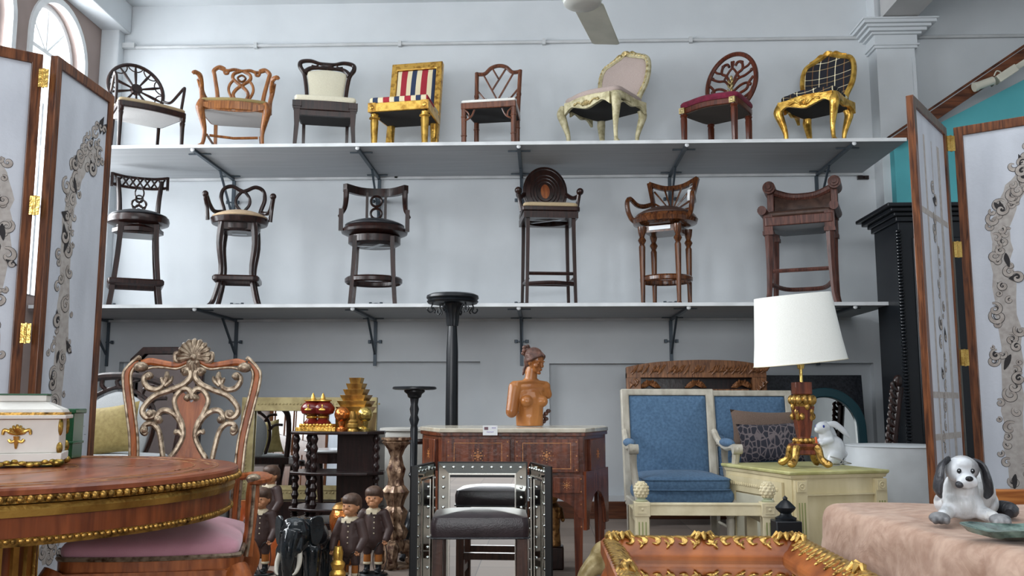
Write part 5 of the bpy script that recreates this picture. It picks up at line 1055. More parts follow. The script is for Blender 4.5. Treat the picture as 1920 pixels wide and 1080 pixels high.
# ---- boy statuettes
jac = mottled('boy_jacket', (.042, .024, .022), (.07, .042, .037), 12, .5); bsk = mottled('boy_skin', (.36, .16, .075), (.48, .235, .12), 8, .4); bhr = mottled('boy_hair', (.055, .032, .022), (.10, .06, .042), 20, .5, 0, (3, 3, .6), .2, 60)
def make_boy():
    t = thing('boy_statuette', 'x', 'statuette')
    M = MB(); M.lathe([(.085, 0), (.09, .006), (.085, .014)], 28, sy=.75); M.build('base', blk, t)
    for s in (-1, 1):
        M = MB(); M.ell((s * .034, -.018, .026), (.02, .038, .014)); M.cap((s * .034, .0, .03), (s * .034, 0, .07), .018, .018); M.v = [(a, b, max(c, .012)) for a, b, c in M.v]; M.build('boot', blk, t, remesh=.004, smit=1)
        M = MB(); M.lathe([(.018, .064), (.021, .07), (.022, .1), (.02, .14)], 14, (s * .034, 0, 0)); M.build('stocking', plain('orange_stocking', (.33, .11, .02), .5), t)
        M = MB(); M.lathe([(.0195, .062), (.024, .066), (.024, .074), (.021, .078)], 14, (s * .034, 0, 0)); M.build('sock_cuff', plain('ivory_collar', (.5, .43, .3), .5), t)
    M = MB(); M.cap((-.034, 0, .135), (-.03, 0, .2), .027, .032); M.cap((.034, 0, .135), (.03, 0, .2), .027, .032); M.ell((0, 0, .205), (.058, .04, .03)); M.build('shorts', jac, t, remesh=.005, smit=2)
    M = MB(); M.cap((0, 0, .21), (0, 0, .33), .062, .05, 18); M.ell((0, 0, .26), (.068, .05, .09)); M.ell((0, 0, .352), (.066, .04, .028))
    for s, e, h_ in ((-1, (-.098, -.012, .265), (-.096, -.035, .205)), (1, (.098, -.01, .265), (.088, -.05, .212))): M.cap((s * .062, 0, .35), e, .03, .026); M.cap(e, h_, .026, .021)
    M.build('jacket', jac, t, remesh=.005, smit=3)
    M = MB(); M.lathe([(.034, .366), (.05, .36), (.046, .372), (.03, .384)], 20, sy=.85)
    for s in (-1, 1): M.add([(0, -.052, .372), (s * .035, -.045, .378), (s * .03, -.054, .352), (s * .008, -.057, .352)], [(0, 1, 2, 3)])
    M.build('collar', plain('ivory_collar', (.5, .43, .3), .5), t)
    for k in range(4): M = MB(); M.ell((.018, -.056 - .003 * (k > 1), .335 - .03 * k), (.0045, .003, .0045), 8, 6); M.build('button', plain('ivory_collar'  , (.5, .43, .3), .5), t)
    for s, b in ((-1, (-.096, -.038, .197)), (1, (.086, -.054, .204))):
        M = MB(T(*b)); M.ell((0, 0, 0), (.012, .015, .015), 10, 8)
        for k, L in enumerate((.017, .02, .019, .015)): M.cap((-.009 + .006 * k, -.004, -.008), (-.009 + .006 * k, -.010, -.008 - L * .6), .0042, .0036, 6); M.cap((-.009 + .006 * k, -.010, -.008 - L * .6), (-.009 + .006 * k, -.002, -.008 - L * .85), .0036, .003, 6)
        M.cap((-s * .011, -.004, .002), (-s * .014, -.014, -.012), .0045, .0035, 6); M.build('hand', bsk, t, remesh=.002)
    M = MB(); M.tube(smooth([(.086, -.062, .2), (.05, -.07, .19), (.02, -.075, .12), (.03, -.07, .04), (.075, -.07, .03), (.1, -.07, .1), (.09, -.064, .19)], 6), .0025, 5); M.build('hoop', blk, t)
    M = MB(); M.cap((0, 0, .37), (0, 0, .41), .026, .026); M.ell((0, -.004, .44), (.046, .048, .052), 20, 14); M.ell((0, -.02, .41), (.034, .03, .024)); M.cap((0, -.048, .442), (0, -.054, .432), .004, .005); M.ell((0, -.048, .414), (.013, .008, .004)); M.ell((0, -.046, .404), (.014, .01, .008))
    for s in (-1, 1): M.ell((s * .022, -.034, .424), (.015, .014, .015)); M.ell((s * .046, .0, .434), (.006, .01, .013))
    M.build('head', bsk, t, remesh=.003, smit=1)
    M = MB()
    for s in (-1, 1): M.ell((s * .017, -.049, .444), (.006, .003, .0028), 8, 6)
    M.build('eyes', plain('eye_dark', (.03, .015, .01), .3), t)
    M = MB(); M.ell((0, .008, .462), (.055, .055, .05), 22, 14); M.ell((0, -.006, .474), (.052, .052, .036), 22, 12); M.ell((0, .02, .44), (.052, .042, .045), 16, 12); M.build('hair', bhr, t, remesh=.004, smit=2)
    return t
b0 = make_boy(); gl = None
for i, (px, Y, rz, sc_, lab) in enumerate(((489, 5.5, -8, 1.0, 'brown jacketed boy statuette standing left of the black elephant'), (505, 6.15, -30, 1.0, 'boy statuette with face turned left, behind another boy near the leaning mirror'), (658, 5.15, -22, 1.0, 'frontmost boy statuette holding a hoop, right of the black elephant'), (700, 5.5, -4, 1.02, 'boy statuette facing front before the carved torchere'))):
    o = b0 if i == 0 else clone(b0); o.location = (X(px, 1000, Y), Y, 0 if i != 1 else .09); o.rotation_euler = (0, 0, R(rz)); o.scale = (sc_,) * 3; o['label'] = lab; o['group'] = 'boy statuettes'
tag(MB().box((X(505, 1000, 6.15), 6.15, .045), (.24, .2, .09)).build('display_plinth', dark, bevel=.005), 'low dark plinth under the rear boy statuette', 'plinth')

# ---- black glazed elephant
eg = mottled('black_glaze', (.004, .006, .008), (.014, .02, .024), 9, .08, 0, (1, 1, 1), .35, 22, 1); iv = plain('ivory', (.62, .6, .52), .3)
t = thing('elephant_statue', 'glossy black ceramic elephant with white tusks facing the viewer', 'statue', (X(545, 1040, 4.85), 4.98, 0), -4); t.scale = (1.08, 1.08, 1.08)
M = MB(); M.ell((0, .12, .25), (.115, .17, .105)); M.ell((0, -.03, .3), (.075, .075, .075)); M.ell((0, -.055, .325), (.05, .04, .04)); M.ell((-.028, -.05, .345), (.03, .03, .025)); M.ell((.028, -.05, .345), (.03, .03, .025))
tr = smooth([(0, -.085, .3), (0, -.12, .25), (0, -.135, .18), (0, -.125, .1), (0, -.14, .05), (0, -.165, .03)], 5); M.tube(tr, resample([.05, .042, .034, .027, .022, .018], len(tr)), 12); M.ell(tr[-1], .018)
for s in (-1, 1):
    M.cap((s * .07, .02, .2), (s * .075, .01, .04), .048, .036); M.cap((s * .07, .22, .2), (s * .072, .23, .04), .052, .037); M.ell((s * .075, .005, .02), (.04, .042, .022)); M.ell((s * .072, .225, .02), (.04, .042, .022)); M.cap((s * .04, -.08, .27), (s * .045, -.11, .22), .022, .018)
M.v = [(a, b, max(c, 0)) for a, b, c in M.v]; M.build('body', eg, t, remesh=.007, smit=2)
for s in (-1, 1):
    M = MB(T(s * .07, -.03, .31) @ RZ(s * 48)); out = smooth([(0, .04), (s * .03, .065), (s * .07, .055), (s * .08, .01), (s * .07, -.045), (s * .04, -.08), (s * .01, -.05)], 4, True); M.prism(out, -.008, .008)
    M.build('ear', eg, t, bevel=.005)
    M = MB(); M.tube(smooth([(s * .045, -.1, .225), (s * .055, -.125, .17), (s * .05, -.15, .13), (s * .036, -.165, .115)], 5), resample([.014, .013, .009, .003], 16), 10); M.build('tusk', iv, t)
    M = MB(); M.ell((s * .052, -.092, .305), (.008, .006, .008)); M.build('eye', blk, t)
# ---- gold ornaments between the statuettes
u = thing('gold_urn', 'gold and copper lidded urn behind the frontmost boy statuette', 'vase', (X(637, 1000, 5.75), 5.85, 0)); lathe_part(u, 'body', [(.06, 0), (.07, .02), (.045, .05), (.05, .12), (.085, .24), (.09, .3), (.07, .34)], gilt('copper_gilt'), 24, .03); lathe_part(u, 'lid', [(.07, .34), (.075, .35), (.06, .37), (.05, .38), (.015, .39), (.02, .41), (.001, .42)], gb)
u = thing('gold_candlestick', 'short ringed gold candlestick beside the frontmost boy statuette', 'candlestick', (X(630, 1040, 4.95), 5.0, 0)); lathe_part(u, 'base', [(.055, 0), (.058, .02), (.05, .04), (.055, .06), (.04, .07)], bright); lathe_part(u, 'stem', [(.04, .07), (.045, .1), (.03, .12), (.04, .15), (.025, .17), (.028, .21), (.02, .24)], bright)
u = lathe_part(None, 'amber_vase', [(.06, 0), (.09, .04), (.1, .1), (.08, .17), (.05, .2), (.06, .22)], mottled('amber_glaze', (.3, .06, .015), (.5, .14, .04), 5, .15, 0, (1, 1, 1), 0, 60, .5)); u.location = (X(520, 1000, 5.85), 5.85, 0); tag(u, 'round amber glazed vase behind the left boy statuette', 'vase')
u = lathe_part(None, 'amber_vase', [(.04, 0), (.06, .1), (.05, .25), (.03, .32), (.045, .36)], MATS['amber_glaze']); u.location = (X(462, 920, 6.2), 6.2, 0); tag(u, 'slim amber vase glimpsed beside the rococo chair arm', 'vase')
# ------------------------------------------------------------------ right side
carv = wood('carved_teak', (.10, .035, .012), (.30, .13, .05), .45, 26)
bxl, bxr = X(1176, 700, 7.7), X(1440, 700, 7.7); bz1 = Z(1300, 674, 7.7); bw = bxr - bxl
t = thing('teak_carving', 'large carved openwork teak frame leaning on the wall behind the blue armchairs', 'carving', ((bxl + bxr) / 2, 7.72, 0)); F = RX(-4); rn = random.Random(5)
M = MB(F); tp = smooth([(-bw / 2, bz1 - .06), (-bw * .3, bz1 - .02), (0, bz1), (bw * .3, bz1 - .01), (bw / 2, bz1 - .05)], 5); M.prism([(bw / 2, bz1 - .15), (-bw / 2, bz1 - .15)] + tp, -.05, .05)
for k in range(46): x = -bw / 2 + .03 + rn.random() * (bw - .06); M.tube([(x, -.05, bz1 - .13 + rn.random() * .03), (x + .03, -.062, bz1 - .09), (x + .05 + rn.random() * .02, -.05, bz1 - .06 + rn.random() * .02)], [.006, .013, .005], 6)
M.build('top_rail', carv, t)
for s in (-1, 1):
    M = MB(F); M.box((s * (bw / 2 - .06), 0, bz1 / 2 - .05), (.12, .09, bz1 - .12))
    for k in range(60): z = .1 + rn.random() * (bz1 - .3); x = s * (bw / 2 - .06 + rn.uniform(-.04, .04)); M.tube([(x, -.045, z), (x + .02, -.06, z + .03), (x, -.045, z + .055)], [.005, .013, .004], 6)
    M.build('side_post', carv, t)
M = MB(F); M.box((0, 0, bz1 - .27), (bw - .3, .05, .045)); 
for k in range(14): M.ell((-bw / 2 + .2 + k * (bw - .4) / 13, -.028, bz1 - .27), (.014, .01, .014), 8, 6)
M.build('middle_rail', carv, t)
for s in (-1, 0, 1):
    M = MB(F)
    for k in range(7): a = pi * k / 6; M.tube([(s * (bw / 2 - .2), 0, bz1 - .2), (s * (bw / 2 - .2) + .05 * cos(a), -.02, bz1 - .2 + .045 * sin(a) - .02), (s * (bw / 2 - .2) + .09 * cos(a), 0, bz1 - .2 + .03 * sin(a) - .03)], [.012, .02, .006], 6)
    M.build('leaf_spray', carv, t)
for k in range(5): M = MB(F); x = -bw * .27 + k * bw * .135; M.lathe([(.02, bz1 - .75), (.035, bz1 - .6), (.02, bz1 - .5), (.045, bz1 - .42), (.05, bz1 - .36), (.025, bz1 - .3), (.03, bz1 - .29)], 10, (x, 0, 0)); M.build('baluster', carv, t)
M = MB(F); M.box((0, 0, bz1 - .78), (bw - .2, .06, .06)); M.box((0, 0, .3), (bw - .2, .06, .1)); M.build('lower_rail', carv, t)
M = MB(F); M.box((0, .04, bz1 / 2), (bw - .1, .01, bz1 - .2)); M.build('back_board', espr, t)

# ---- blue upholstered armchairs
grey = mottled('limed_grey_paint', (.34, .31, .25), (.48, .45, .38), 18, .5, 0, (1, 1, .5), .1); blue = cloth('blue_cloth', (.05, .10, .175), (.085, .16, .26), 60)
def make_blue():
    t = thing('armchair', 'x', 'chair'); W, D = .62, .6
    for sx in (-1, 1):
        M = MB(T(sx * .27, -.26, 0)); M.lathe([(.014, 0), (.018, .03), (.014, .05), (.028, .28), (.022, .29), (.034, .31), (.034, .34)], 14, (0, 0, 0), .05, 8); M.build('leg', grey, t)
        M = MB(T(sx * .29, .27, 0)); M.tube([(0, .03, 0), (0, 0, .34)], [.02, .03], 4); M.build('leg', grey, t)
    M = MB(); M.slab(rrect(.66, .64, .62, .03), .32, .385); M.build('seat_frame', grey, t, bevel=.008)
    M = MB(); M.pad(rrect(.60, .58, .56, .04), .385, .46, .01); M.build('seat', blue, t, sharp=60)
    M = MB(T(0, -.01, 0)); M.pad(rrect(.55, .55, .56, .05, 4, .01), .462, .54, .035); M.tube([(a, b, .53) for a, b in rrect(.553, .553, .563, .05, 4, .01)], .005, 6, True); M.tube([(a, b, .468) for a, b in rrect(.553, .553, .563, .05, 4, .01)], .005, 6, True); M.build('seat_cushion', blue, t, sharp=60)
    F = T(0, .27, .34) @ RX(-8); hb = .78
    M = MB(F); M.holed([(-.325, 0), (.325, 0), (.33, hb), (-.33, hb)], [[(-.27, .06), (.27, .06), (.275, hb - .045), (-.275, hb - .045)]], -.03, .03); M.build('back_frame', grey, t, bevel=.008)
    M = MB(F @ RX(90)); M.pad([(a, b + .39) for a, b in rrect(.545, .555, .70, .015)], -.025, .02, .03); M.build('back_pad', blue, t, sharp=60)
    for s in (-1, 1):
        M = MB(); p = smooth([(s * .315, .30, .82), (s * .32, .20, .76), (s * .33, .04, .72), (s * .335, -.12, .73), (s * .335, -.22, .725)], 5); M.tube(p, [.022] * len(p), 8, up=(0, 0, 1)); M.tube([(s * .335 - .03, -.225, .72), (s * .335 + .03, -.225, .72)], .032, 14); M.ell((s * .335, -.25, .72), (.014, .01, .014), 8, 6); M.build('armrest', grey, t)
        M = MB(); M.ell((s * .328, .0, .752), (.036, .16, .03)); M.build('arm_pad', blue, t)
        M = MB(); M.tube(smooth([(s * .335, -.21, .71), (s * .33, -.18, .61), (s * .315, -.19, .48), (s * .305, -.25, .37)], 5), resample([.026, .023, .025, .03], 16), 8); M.build('arm_support', grey, t)
    M = MB(); M.box((0, .0, .12), (.5, .02, .02)); 
    for s in (-1, 1): M.tube([(s * .27, -.25, .12), (s * .28, .27, .12)], .011, 6)
    M.build('stretcher', grey, t)
    return t
bl = make_blue(); BLY = 6.15
bl.location = (X(1272, 850, BLY), BLY, 0); bl.rotation_euler = (0, 0, R(3)); bl['label'] = 'grey framed blue armchair with empty seat, directly right of the desk'; bl['group'] = 'blue upholstered armchairs'
b2 = clone(bl); b2.location = (X(1432, 850, 6.8), 6.8, 0); b2.rotation_euler = (0, 0, R(2)); b2['label'] = 'grey framed blue armchair holding two cushions, behind the cream chest'
0 and struct(MB().box((X(1370, 990, 6.4), 6.4, .06), (2.0, 1.2, .12)).build('trim_7', mottled('dark_platform', (.04, .03, .028), (.07, .055, .05), 3, .6)))
cy_ = b2.location.y
taupe = cloth('taupe_brown_cloth', (.10, .068, .052), (.16, .11, .085))
lf, nt, b = _mat('leaf_pattern_cloth'); v_ = nt.nodes.new('ShaderNodeTexVoronoi'); v_.feature = 'DISTANCE_TO_EDGE'; v_.inputs['Scale'].default_value = 24; tc = nt.nodes.new('ShaderNodeTexCoord'); mp = nt.nodes.new('ShaderNodeMapping'); mp.inputs['Scale'].default_value = (1.2, 1, .8); mp.inputs['Rotation'].default_value = (0, .6, 0)
nt.links.new(tc.outputs['Object'], mp.inputs[0]); nt.links.new(mp.outputs[0], v_.inputs['Vector']); nt.links.new(_ramp(nt, v_.outputs[0], [(.05, (.14, .115, .12)), (.11, (.02, .02, .03))]), b.inputs['Base Color']); b.inputs['Roughness'].default_value = .9
zc_ = .575
pillow('cushion', (X(1440, 840, cy_), cy_ + .10, zc_ + .21), .5, .36, .12, RX(-10) @ RY(2), taupe, 'plain taupe brown cushion behind the leaf patterned one')
pillow('cushion', (X(1440, 850, cy_), cy_ - .08, zc_ + .155), .47, .29, .12, RX(-12) @ RY(-2), lf, 'dark leaf patterned cushion on the second blue armchair')

# ---- dark mirrors behind on the right
gran = mottled('speckled_black', (.004, .005, .007), (.02, .022, .028), 60, .3); 
framed_mirror('leaning_mirror', 'wide speckled black framed mirror leaning on the right recess wall', X(1537, 780, 7.7), 7.75, .02, X(1628, 780, 7.75) - X(1445, 780, 7.75), Z(1540, 707, 7.8), .17, 5, gran, mirror_mat('dim_mirror2', (.3, .32, .34), .03))
YA = 7.35; u = thing('arched_mirror', 'dark teal arched mirror in front of the black framed mirror', 'mirror', (X(1556, 800, YA), YA, .0)); F = RX(-6); hA = Z(1556, 728, YA)
ap = lambda r, z: [(-r, z), (r, z)] + [(r * cos(pi * k / 20), hA - .30 + r * sin(pi * k / 20)) for k in range(21)]
M = MB(F); M.holed(ap(.31, 0), [ap(.235, .07)], -.03, .03); M.build('mirror_frame', plain('dark_teal_paint', (.008, .035, .045), .3), u, bevel=.008); M = MB(F); M.prism(ap(.25, .05), .0, .01); M.build('mirror_pane', mirror_mat('dim_mirror3', (.55, .57, .56), .02), u)
YB2 = 6.80; u = thing('carved_crest', 'dark carved wooden frame piece leaning beside the black cabinet', 'carving', (X(1648, 830, YB2), YB2, 0), 0); F = RY(8); hC = Z(1665, 690, YB2)
M = MB(F); M.tube(smooth([(0, 0, 0), (.0, 0, hC * .5), (.01, 0, hC * .9)], 4), .03, 8)
for k in range(10): z_ = hC * .5 + k * .052; M.tube(smooth([(.02, -.01, z_), (-.035, -.02, z_ + .02), (-.05, -.015, z_ + .055), (-.025, -.01, z_ + .07), (-.02, -.01, z_ + .05)], 3), resample([.012, .018, .016, .012, .006], 13), 6)
M.ell((-.005, 0, hC * .93), (.035, .025, .05)); M.build('carving', dark, u)

# ---- black cabinet with beaded edges
KY = 6.9; kx = X(1690, 500, KY); kz = Z(1690, 415, KY); kw = 1.0
t = thing('cabinet', 'tall black cabinet with beaded corner and flared cornice behind the right screen', 'cabinet', (kx + kw / 2, KY + .27, 0))
MB().box((0, 0, kz / 2), (kw, .5, kz)).build('carcass', blk, t, bevel=.004)
M = MB()
for a, z0, z1 in ((.02, 0, .04), (.04, .04, .07), (.075, .07, .10), (.11, .10, .13)): M.box((0, 0, kz + (z0 + z1) / 2), (kw + 2 * a, .5 + 2 * a, z1 - z0))
M.build('cornice', blk, t, bevel=.006)
MB().box((0, -.255, kz * .55), (kw - .2, .02, kz * .8)).build('door', blk, t, bevel=.01)
M = MB()
for k in range(90): M.ell((-kw / 2 - .004, -.252, .1 + k * (kz - .15) / 90), (.024, .024, .0135), 10, 7)
M.build('beading', plain('beading_black', (.01, .012, .015), .12), t)

# ---- cream chest beside the bed
H_ = Z(1488, 884, 5.3); cr = mottled('chest_cream', (.53, .45, .26), (.66, .575, .37), 8, .45, 0, (1, 1, .4), .05); crg = mottled('chest_green_cream', (.40, .38, .15), (.54, .52, .25), 12, .4)
c0 = P(1488, 884, 5.3); t = thing('chest', 'cream painted chest with greenish top carrying the lamp and rabbit', 'chest', (c0.x, c0.y, 0), 17)
LW, LD = .60, .78
M = MB(); M.slab([(-.01, 0.01), (LW, .01), (LW, LD), (-.01, LD)], .0, H_ - .04); M.build('carcass', cr, t)
M = MB(); M.slab([(-.04, -.02), (LW + .03, -.02), (LW + .03, LD + .02), (-.04, LD + .02)], H_ - .022, H_, .985, 1); M.build('top', crg, t, bevel=.007); M = MB(); M.slab([(-.025, -.008), (LW + .015, -.008), (LW + .015, LD), (-.025, LD)], H_ - .042, H_ - .022, .98, 1); M.build('top_moulding', cr, t)
M = MB(); M.box((LW / 2, .0, H_ - .135), (LW, .015, .008)); M.build('end_rail', cr, t)
for x in (.035, LW - .035):
    M = MB(); M.box((x, -.003, (H_ - .05) / 2), (.075, .03, H_ - .05)); M.box((x, -.02, H_ - .085), (.06, .012, .06)); M.tube([(x + .018 * cos(a), -.027, H_ - .085 + .018 * sin(a)) for a in [2 * pi * k / 12 for k in range(12)]], .003, 5, True); M.ell((x, -.027, H_ - .085), (.007, .005, .007), 8, 6); M.build('corner_pilaster', cr, t)
    M = MB()
    for k in (-1, 0, 1): M.box((x + k * .018, -.0195, (H_ - .15) / 2), (.006, .004, H_ - .2))
    M.build('fluting', plain('green_flute', (.28, .3, .12), .5), t)
G2 = T(-.012, 0, 0) @ RZ(-90)
M = MB(G2); M.holed([(-LD + .05, .08), (-.09, .08), (-.09, H_ - .07), (-LD + .05, H_ - .07)], [[(-LD + .14, .16), (-.18, .16), (-.18, H_ - .16), (-LD + .14, H_ - .16)]], -.014, 0); M.build('front_frame', cr, t)
d = MB(G2).box((-LD / 2 - .02, -.006, H_ / 2), (LD - .34, .012, H_ - .34)).build('door', plain('door_cream', (.62, .6, .47), .4), t, bevel=.002)
M = MB(G2)
for k in range(22):
    for z in (H_ - .115, .12): M.ell((-LD + .1 + k * (LD - .24) / 21, -.016, z), (.01, .006, .012), 6, 4)
M.build('carved_beading', cr, t); M = MB(G2); M.lathe([(.004, 0), (.009, .004)], 8, (-.2, -.016, H_ / 2)); M.build('knob', brass, d)

# ---- table lamp with carved gilt base and oval shade
LY = 5.62; zc_ = H_ + .008; lx = X(1508, 850, LY); t = thing('table_lamp', 'table lamp with tilted white oval shade and carved gilt brown base on the chest', 'lamp', (lx, LY, zc_)); rw = wood('lamp_mahogany', (.07, .016, .007), (.20, .05, .02), .25, 12)
lh = Z(1508, 612, LY) - H_
M = MB(); M.loft(rect(.2, .2), [(.55, .07), (.6, .075), (.55, .10), (.75, .12), (.75, .135), (.55, .14)]); M.build('plinth', rw, t, bevel=.003)
M = MB(); M.loft(rect(.12, .12), [(.75, .165), (.55, .175), (.6, .19), (.95, .36)]); M.build('column', rw, t, bevel=.002)
M = MB(); M.box((0, 0, .47), (.10, .10, .075)); M.build('upper_block', rw, t, bevel=.004)
M = MB()
for k in range(4):
    a = pi / 4 + k * pi / 2; p = smooth([(.05 * cos(a), .05 * sin(a), .13), (.09 * cos(a), .09 * sin(a), .11), (.11 * cos(a), .11 * sin(a), .05), (.15 * cos(a), .15 * sin(a), .02), (.17 * cos(a), .17 * sin(a), .03)], 5); M.tube(p, resample([.018, .024, .02, .024, .014], len(p)), 8); M.ell((.155 * cos(a), .155 * sin(a), .018), (.024, .024, .018))
    M.ell((.1 * cos(a), .1 * sin(a), .085), (.02, .02, .03)); 
M.build('scroll_feet', gilt('lamp_gilt', (.10, .045, .01), (.52, .32, .09), .4, 50), t)
M = MB()
for k in range(12): a = k * pi / 6; M.ell((.052 * cos(a), .052 * sin(a), .155), (.018, .018, .018), 8, 6)
M0 = M; M = MB()
for k in range(12):
    a = k * pi / 6; M.ell((.066 * cos(a), .066 * sin(a), .40), (.022, .022, .03), 8, 6); M.ell((.06 * cos(a + .2), .06 * sin(a + .2), .36 - .03 * (k % 3)), (.016, .016, .022), 8, 6)
M0.lathe([(.04, .14), (.055, .15), (.04, .165)], 16); M0.build('lower_gilt_collar', MATS['lamp_gilt'], t); M.lathe([(.05, .345), (.07, .38), (.07, .42), (.05, .432)], 16)
for k in range(4): a = pi / 4 + k * pi / 2; M.tube([(.06 * cos(a), .06 * sin(a), .34), (.058 * cos(a), .058 * sin(a), .29), (.05 * cos(a), .05 * sin(a), .26)], [.012, .015, .004], 6)
M.build('gilt_ornament', MATS['lamp_gilt'], t)
zsb = Z(1508, 688, LY) - H_
M = MB(); M.lathe([(.012, .5), (.01, .52), (.01, zsb + .12), (.015, zsb + .13)], 12); M.lathe([(.02, zsb - .02), (.025, zsb + .01), (.012, zsb + .02)], 12); M.build('stem', brass, t)
shm, nt, b = _mat('shade_linen'); nt.links.new(_ramp(nt, _noise(nt, 300, 2), [(.3, (.72, .73, .68)), (.7, (.82, .83, .79))]), b.inputs['Base Color']); b.inputs['Roughness'].default_value = .9; b.inputs['Transmission Weight'].default_value = .0; b.inputs['Subsurface Weight'].default_value = .15; b.inputs['Subsurface Radius'].default_value = (.05, .05, .05)
hS = .42; M = MB(T(0, 0, zsb + .015) @ RY(-5.5) @ RX(3)); vs = []; n = 48
rows_ = [(.285, .2, 0), (.265, .185, hS * .33), (.25, .17, hS * .66), (.235, .155, hS)]
for k_, sgn in ((0, 0), (1, -.003)):
    for a_, b_, z in (rows_ if not k_ else rows_[::-1]): vs += [((a_ + sgn) * cos(2 * pi * i / n) , (b_ + sgn) * sin(2 * pi * i / n), z) for i in range(n)]
fs = [(r * n + i, r * n + (i + 1) % n, ((r + 1) % 8) * n + (i + 1) % n, ((r + 1) % 8) * n + i) for r in range(8) for i in range(n)]; M.add(vs, fs); sd = M.build('lamp_shade', shm, t)
M = MB(T(0, 0, zsb + .015) @ RY(-5.5) @ RX(3)); M.tube([(.286 * cos(2 * pi * i / n), .201 * sin(2 * pi * i / n), .002) for i in range(n)], .003, 5, True); M.tube([(0, 0, hS * .35), (.25, 0, hS * .5)], .002, 4); M.tube([(0, 0, hS * .35), (-.25, 0, hS * .5)], .002, 4); M.build('shade_ring', plain('shade_trim', (.6, .55, .42), .6), sd)
u = MB(); u.tube(smooth([(.1, .05, .008), (.2, .0, .006), (.26, .1, .03), (.2, .14, .05), (.28, .08, .02), (.32, .14, .008), (.24, .2, .006)], 6), .0035, 6, up=(0, 0, 1)); u = u.build('power_cord', plain('cord_grey', (.3, .3, .28), .5), t)
# ---- rabbit ornament
rb = mottled('white_porcelain', (.60, .63, .66), (.74, .77, .80), 4, .25, 0, (1, 1, 1), 0, 60, .3); RYY = 5.95
t = thing('rabbit_ornament', 'white rabbit ornament nibbling a carrot behind the lamp', 'ornament', (X(1555, 850, RYY), RYY, H_ + .001), -62); t.scale = (1.0, 1.0, 1.02)
M = MB(); M.ell((0, .035, .09), (.07, .085, .09)); M.cap((0, 0, .12), (0, -.03, .19), .055, .042); M.ell((0, -.045, .225), (.042, .055, .042)); M.ell((0, -.088, .215), (.024, .026, .022))
for s in (-1, 1): M.ell((s * .045, .0, .045), (.035, .06, .045)); M.ell((s * .05, -.04, .018), (.022, .05, .018)); M.cap((s * .04, -.02, .15), (s * .025, -.085, .13), .02, .015); M.ell((s * .02, -.09, .135), (.014, .014, .014))
M.ell((0, .12, .06), (.028, .028, .028)); M.v = [(a, b, max(c, 0)) for a, b, c in M.v]; M.build('body', rb, t, remesh=.006, smit=3)
for s in (-1, 1): M = MB(); M.tube(smooth([(s * .022, -.025, .25), (s * .035, .03, .245), (s * .05, .09, .20), (s * .055, .125, .165)], 5), resample([.013, .024, .022, .006], 16), 10, flat=.5, up=(1, 0, .3)); M.build('ear', rb, t)
for s in (-1, 1): MB().ell((s * .034, -.072, .236), (.006, .007, .009), 10, 8).build('eye', plain('eye_blue', (.02, .04, .3), .15), t)
M = MB(); M.tube([(0, -.11, .17), (0, -.115, .13), (0, -.105, .08)], [.006, .016, .012], 8); M.build('carrot', plain('carrot_orange', (.75, .12, .02), .4), t)

# ---- white drum between bed and wall
u = thing('drum_pedestal', 'plain white round drum pedestal behind the bed, right of the chest', 'pedestal', (X(1680, 870, 6.35), 6.35, 0)); zd = Z(1668, 838, 6.05); rd = .33
lathe_part(u, 'drum', [(rd, 0), (rd * .99, zd * .5), (rd * .98, zd - .004)], plain('drum_white', (.60, .63, .65), .6), 48); lathe_part(u, 'rim', [(rd * .99, zd - .008), (rd, zd - .004), (rd * .98, zd)], plain('drum_white'  , (.60, .63, .65), .6), 48)

# ---- cream bench end with pinecone finials
PY = 4.95; xl, xr = X(1203, 950, PY), X(1440, 950, PY); zr = Z(1320, 956, PY); t = thing('bench', 'low cream painted bench end with pinecone finials before the blue armchair', 'bench', ((xl + xr) / 2, PY, 0)); w2 = (xr - xl) / 2
for s in (-1, 1):
    p = MB(T(s * w2, 0, 0)).box((0, 0, (zr + .04) / 2), (.072, .072, zr + .04)).box((0, 0, zr + .005), (.084, .084, .075)).build('post', ivory, t, bevel=.003)
    M = MB(T(s * w2, -.042, zr + .005)); M.holed([(-.026, -.022), (.026, -.022), (.026, .022), (-.026, .022)], [[(-.02, -.016), (.02, -.016), (.02, .016), (-.02, .016)]], -.003, .002); M.ell((0, -.001, 0), (.008, .004, .008), 8, 6); M.build('carved_square', ivory, p)
    M = MB(T(s * w2, 0, 0))
    for k in (-1, 0, 1): M.box((k * .018, -.0365, (zr - .04) / 2), (.007, .003, zr - .08))
    M.build('fluting', plain('green_flute', (.28, .3, .12), .5), p)
    M = MB(T(s * w2, 0, zr + .042)); M.lathe([(.03, 0), (.034, .008), (.02, .014), (.026, .022)], 18); M.build('finial_neck', mottled('green_grey', (.35, .38, .25), (.48, .5, .36), 12, .5), p)
    M = MB(T(s * w2, 0, zr + .042)); M.ell((0, 0, .06), (.037, .037, .044), 16, 12)
    for i in range(7):
        for j in range(9): a, th = 2 * pi * (j + i * .5) / 9, pi * (i + 1) / 8; M.ell((.035 * sin(th) * cos(a), .035 * sin(th) * sin(a), .06 - .042 * cos(th)), (.009, .009, .009), 6, 4)
    M.build('finial', ivory, p)
M = MB(); M.box((0, 0, zr), (2 * w2 - .07, .04, .058)); M.box((0, 0, zr + .03), (2 * w2 - .07, .05, .012)); M.build('top_rail', ivory, t, bevel=.003)
MB().box((0, 0, .1), (2 * w2 - .07, .035, .05)).build('lower_rail', ivory, t, bevel=.003)
for s in (-1, 1): MB().box((s * w2, .22, zr - .05), (.05, .4, .05)).build('side_rail', ivory, t); MB().box((s * w2, .42, (zr - .02) / 2), (.06, .06, zr - .02)).build('rear_leg', ivory, t)
MB().box((0, .24, zr - .02), (2 * w2 - .08, .36, .03)).build('slatted_base', espr, t)
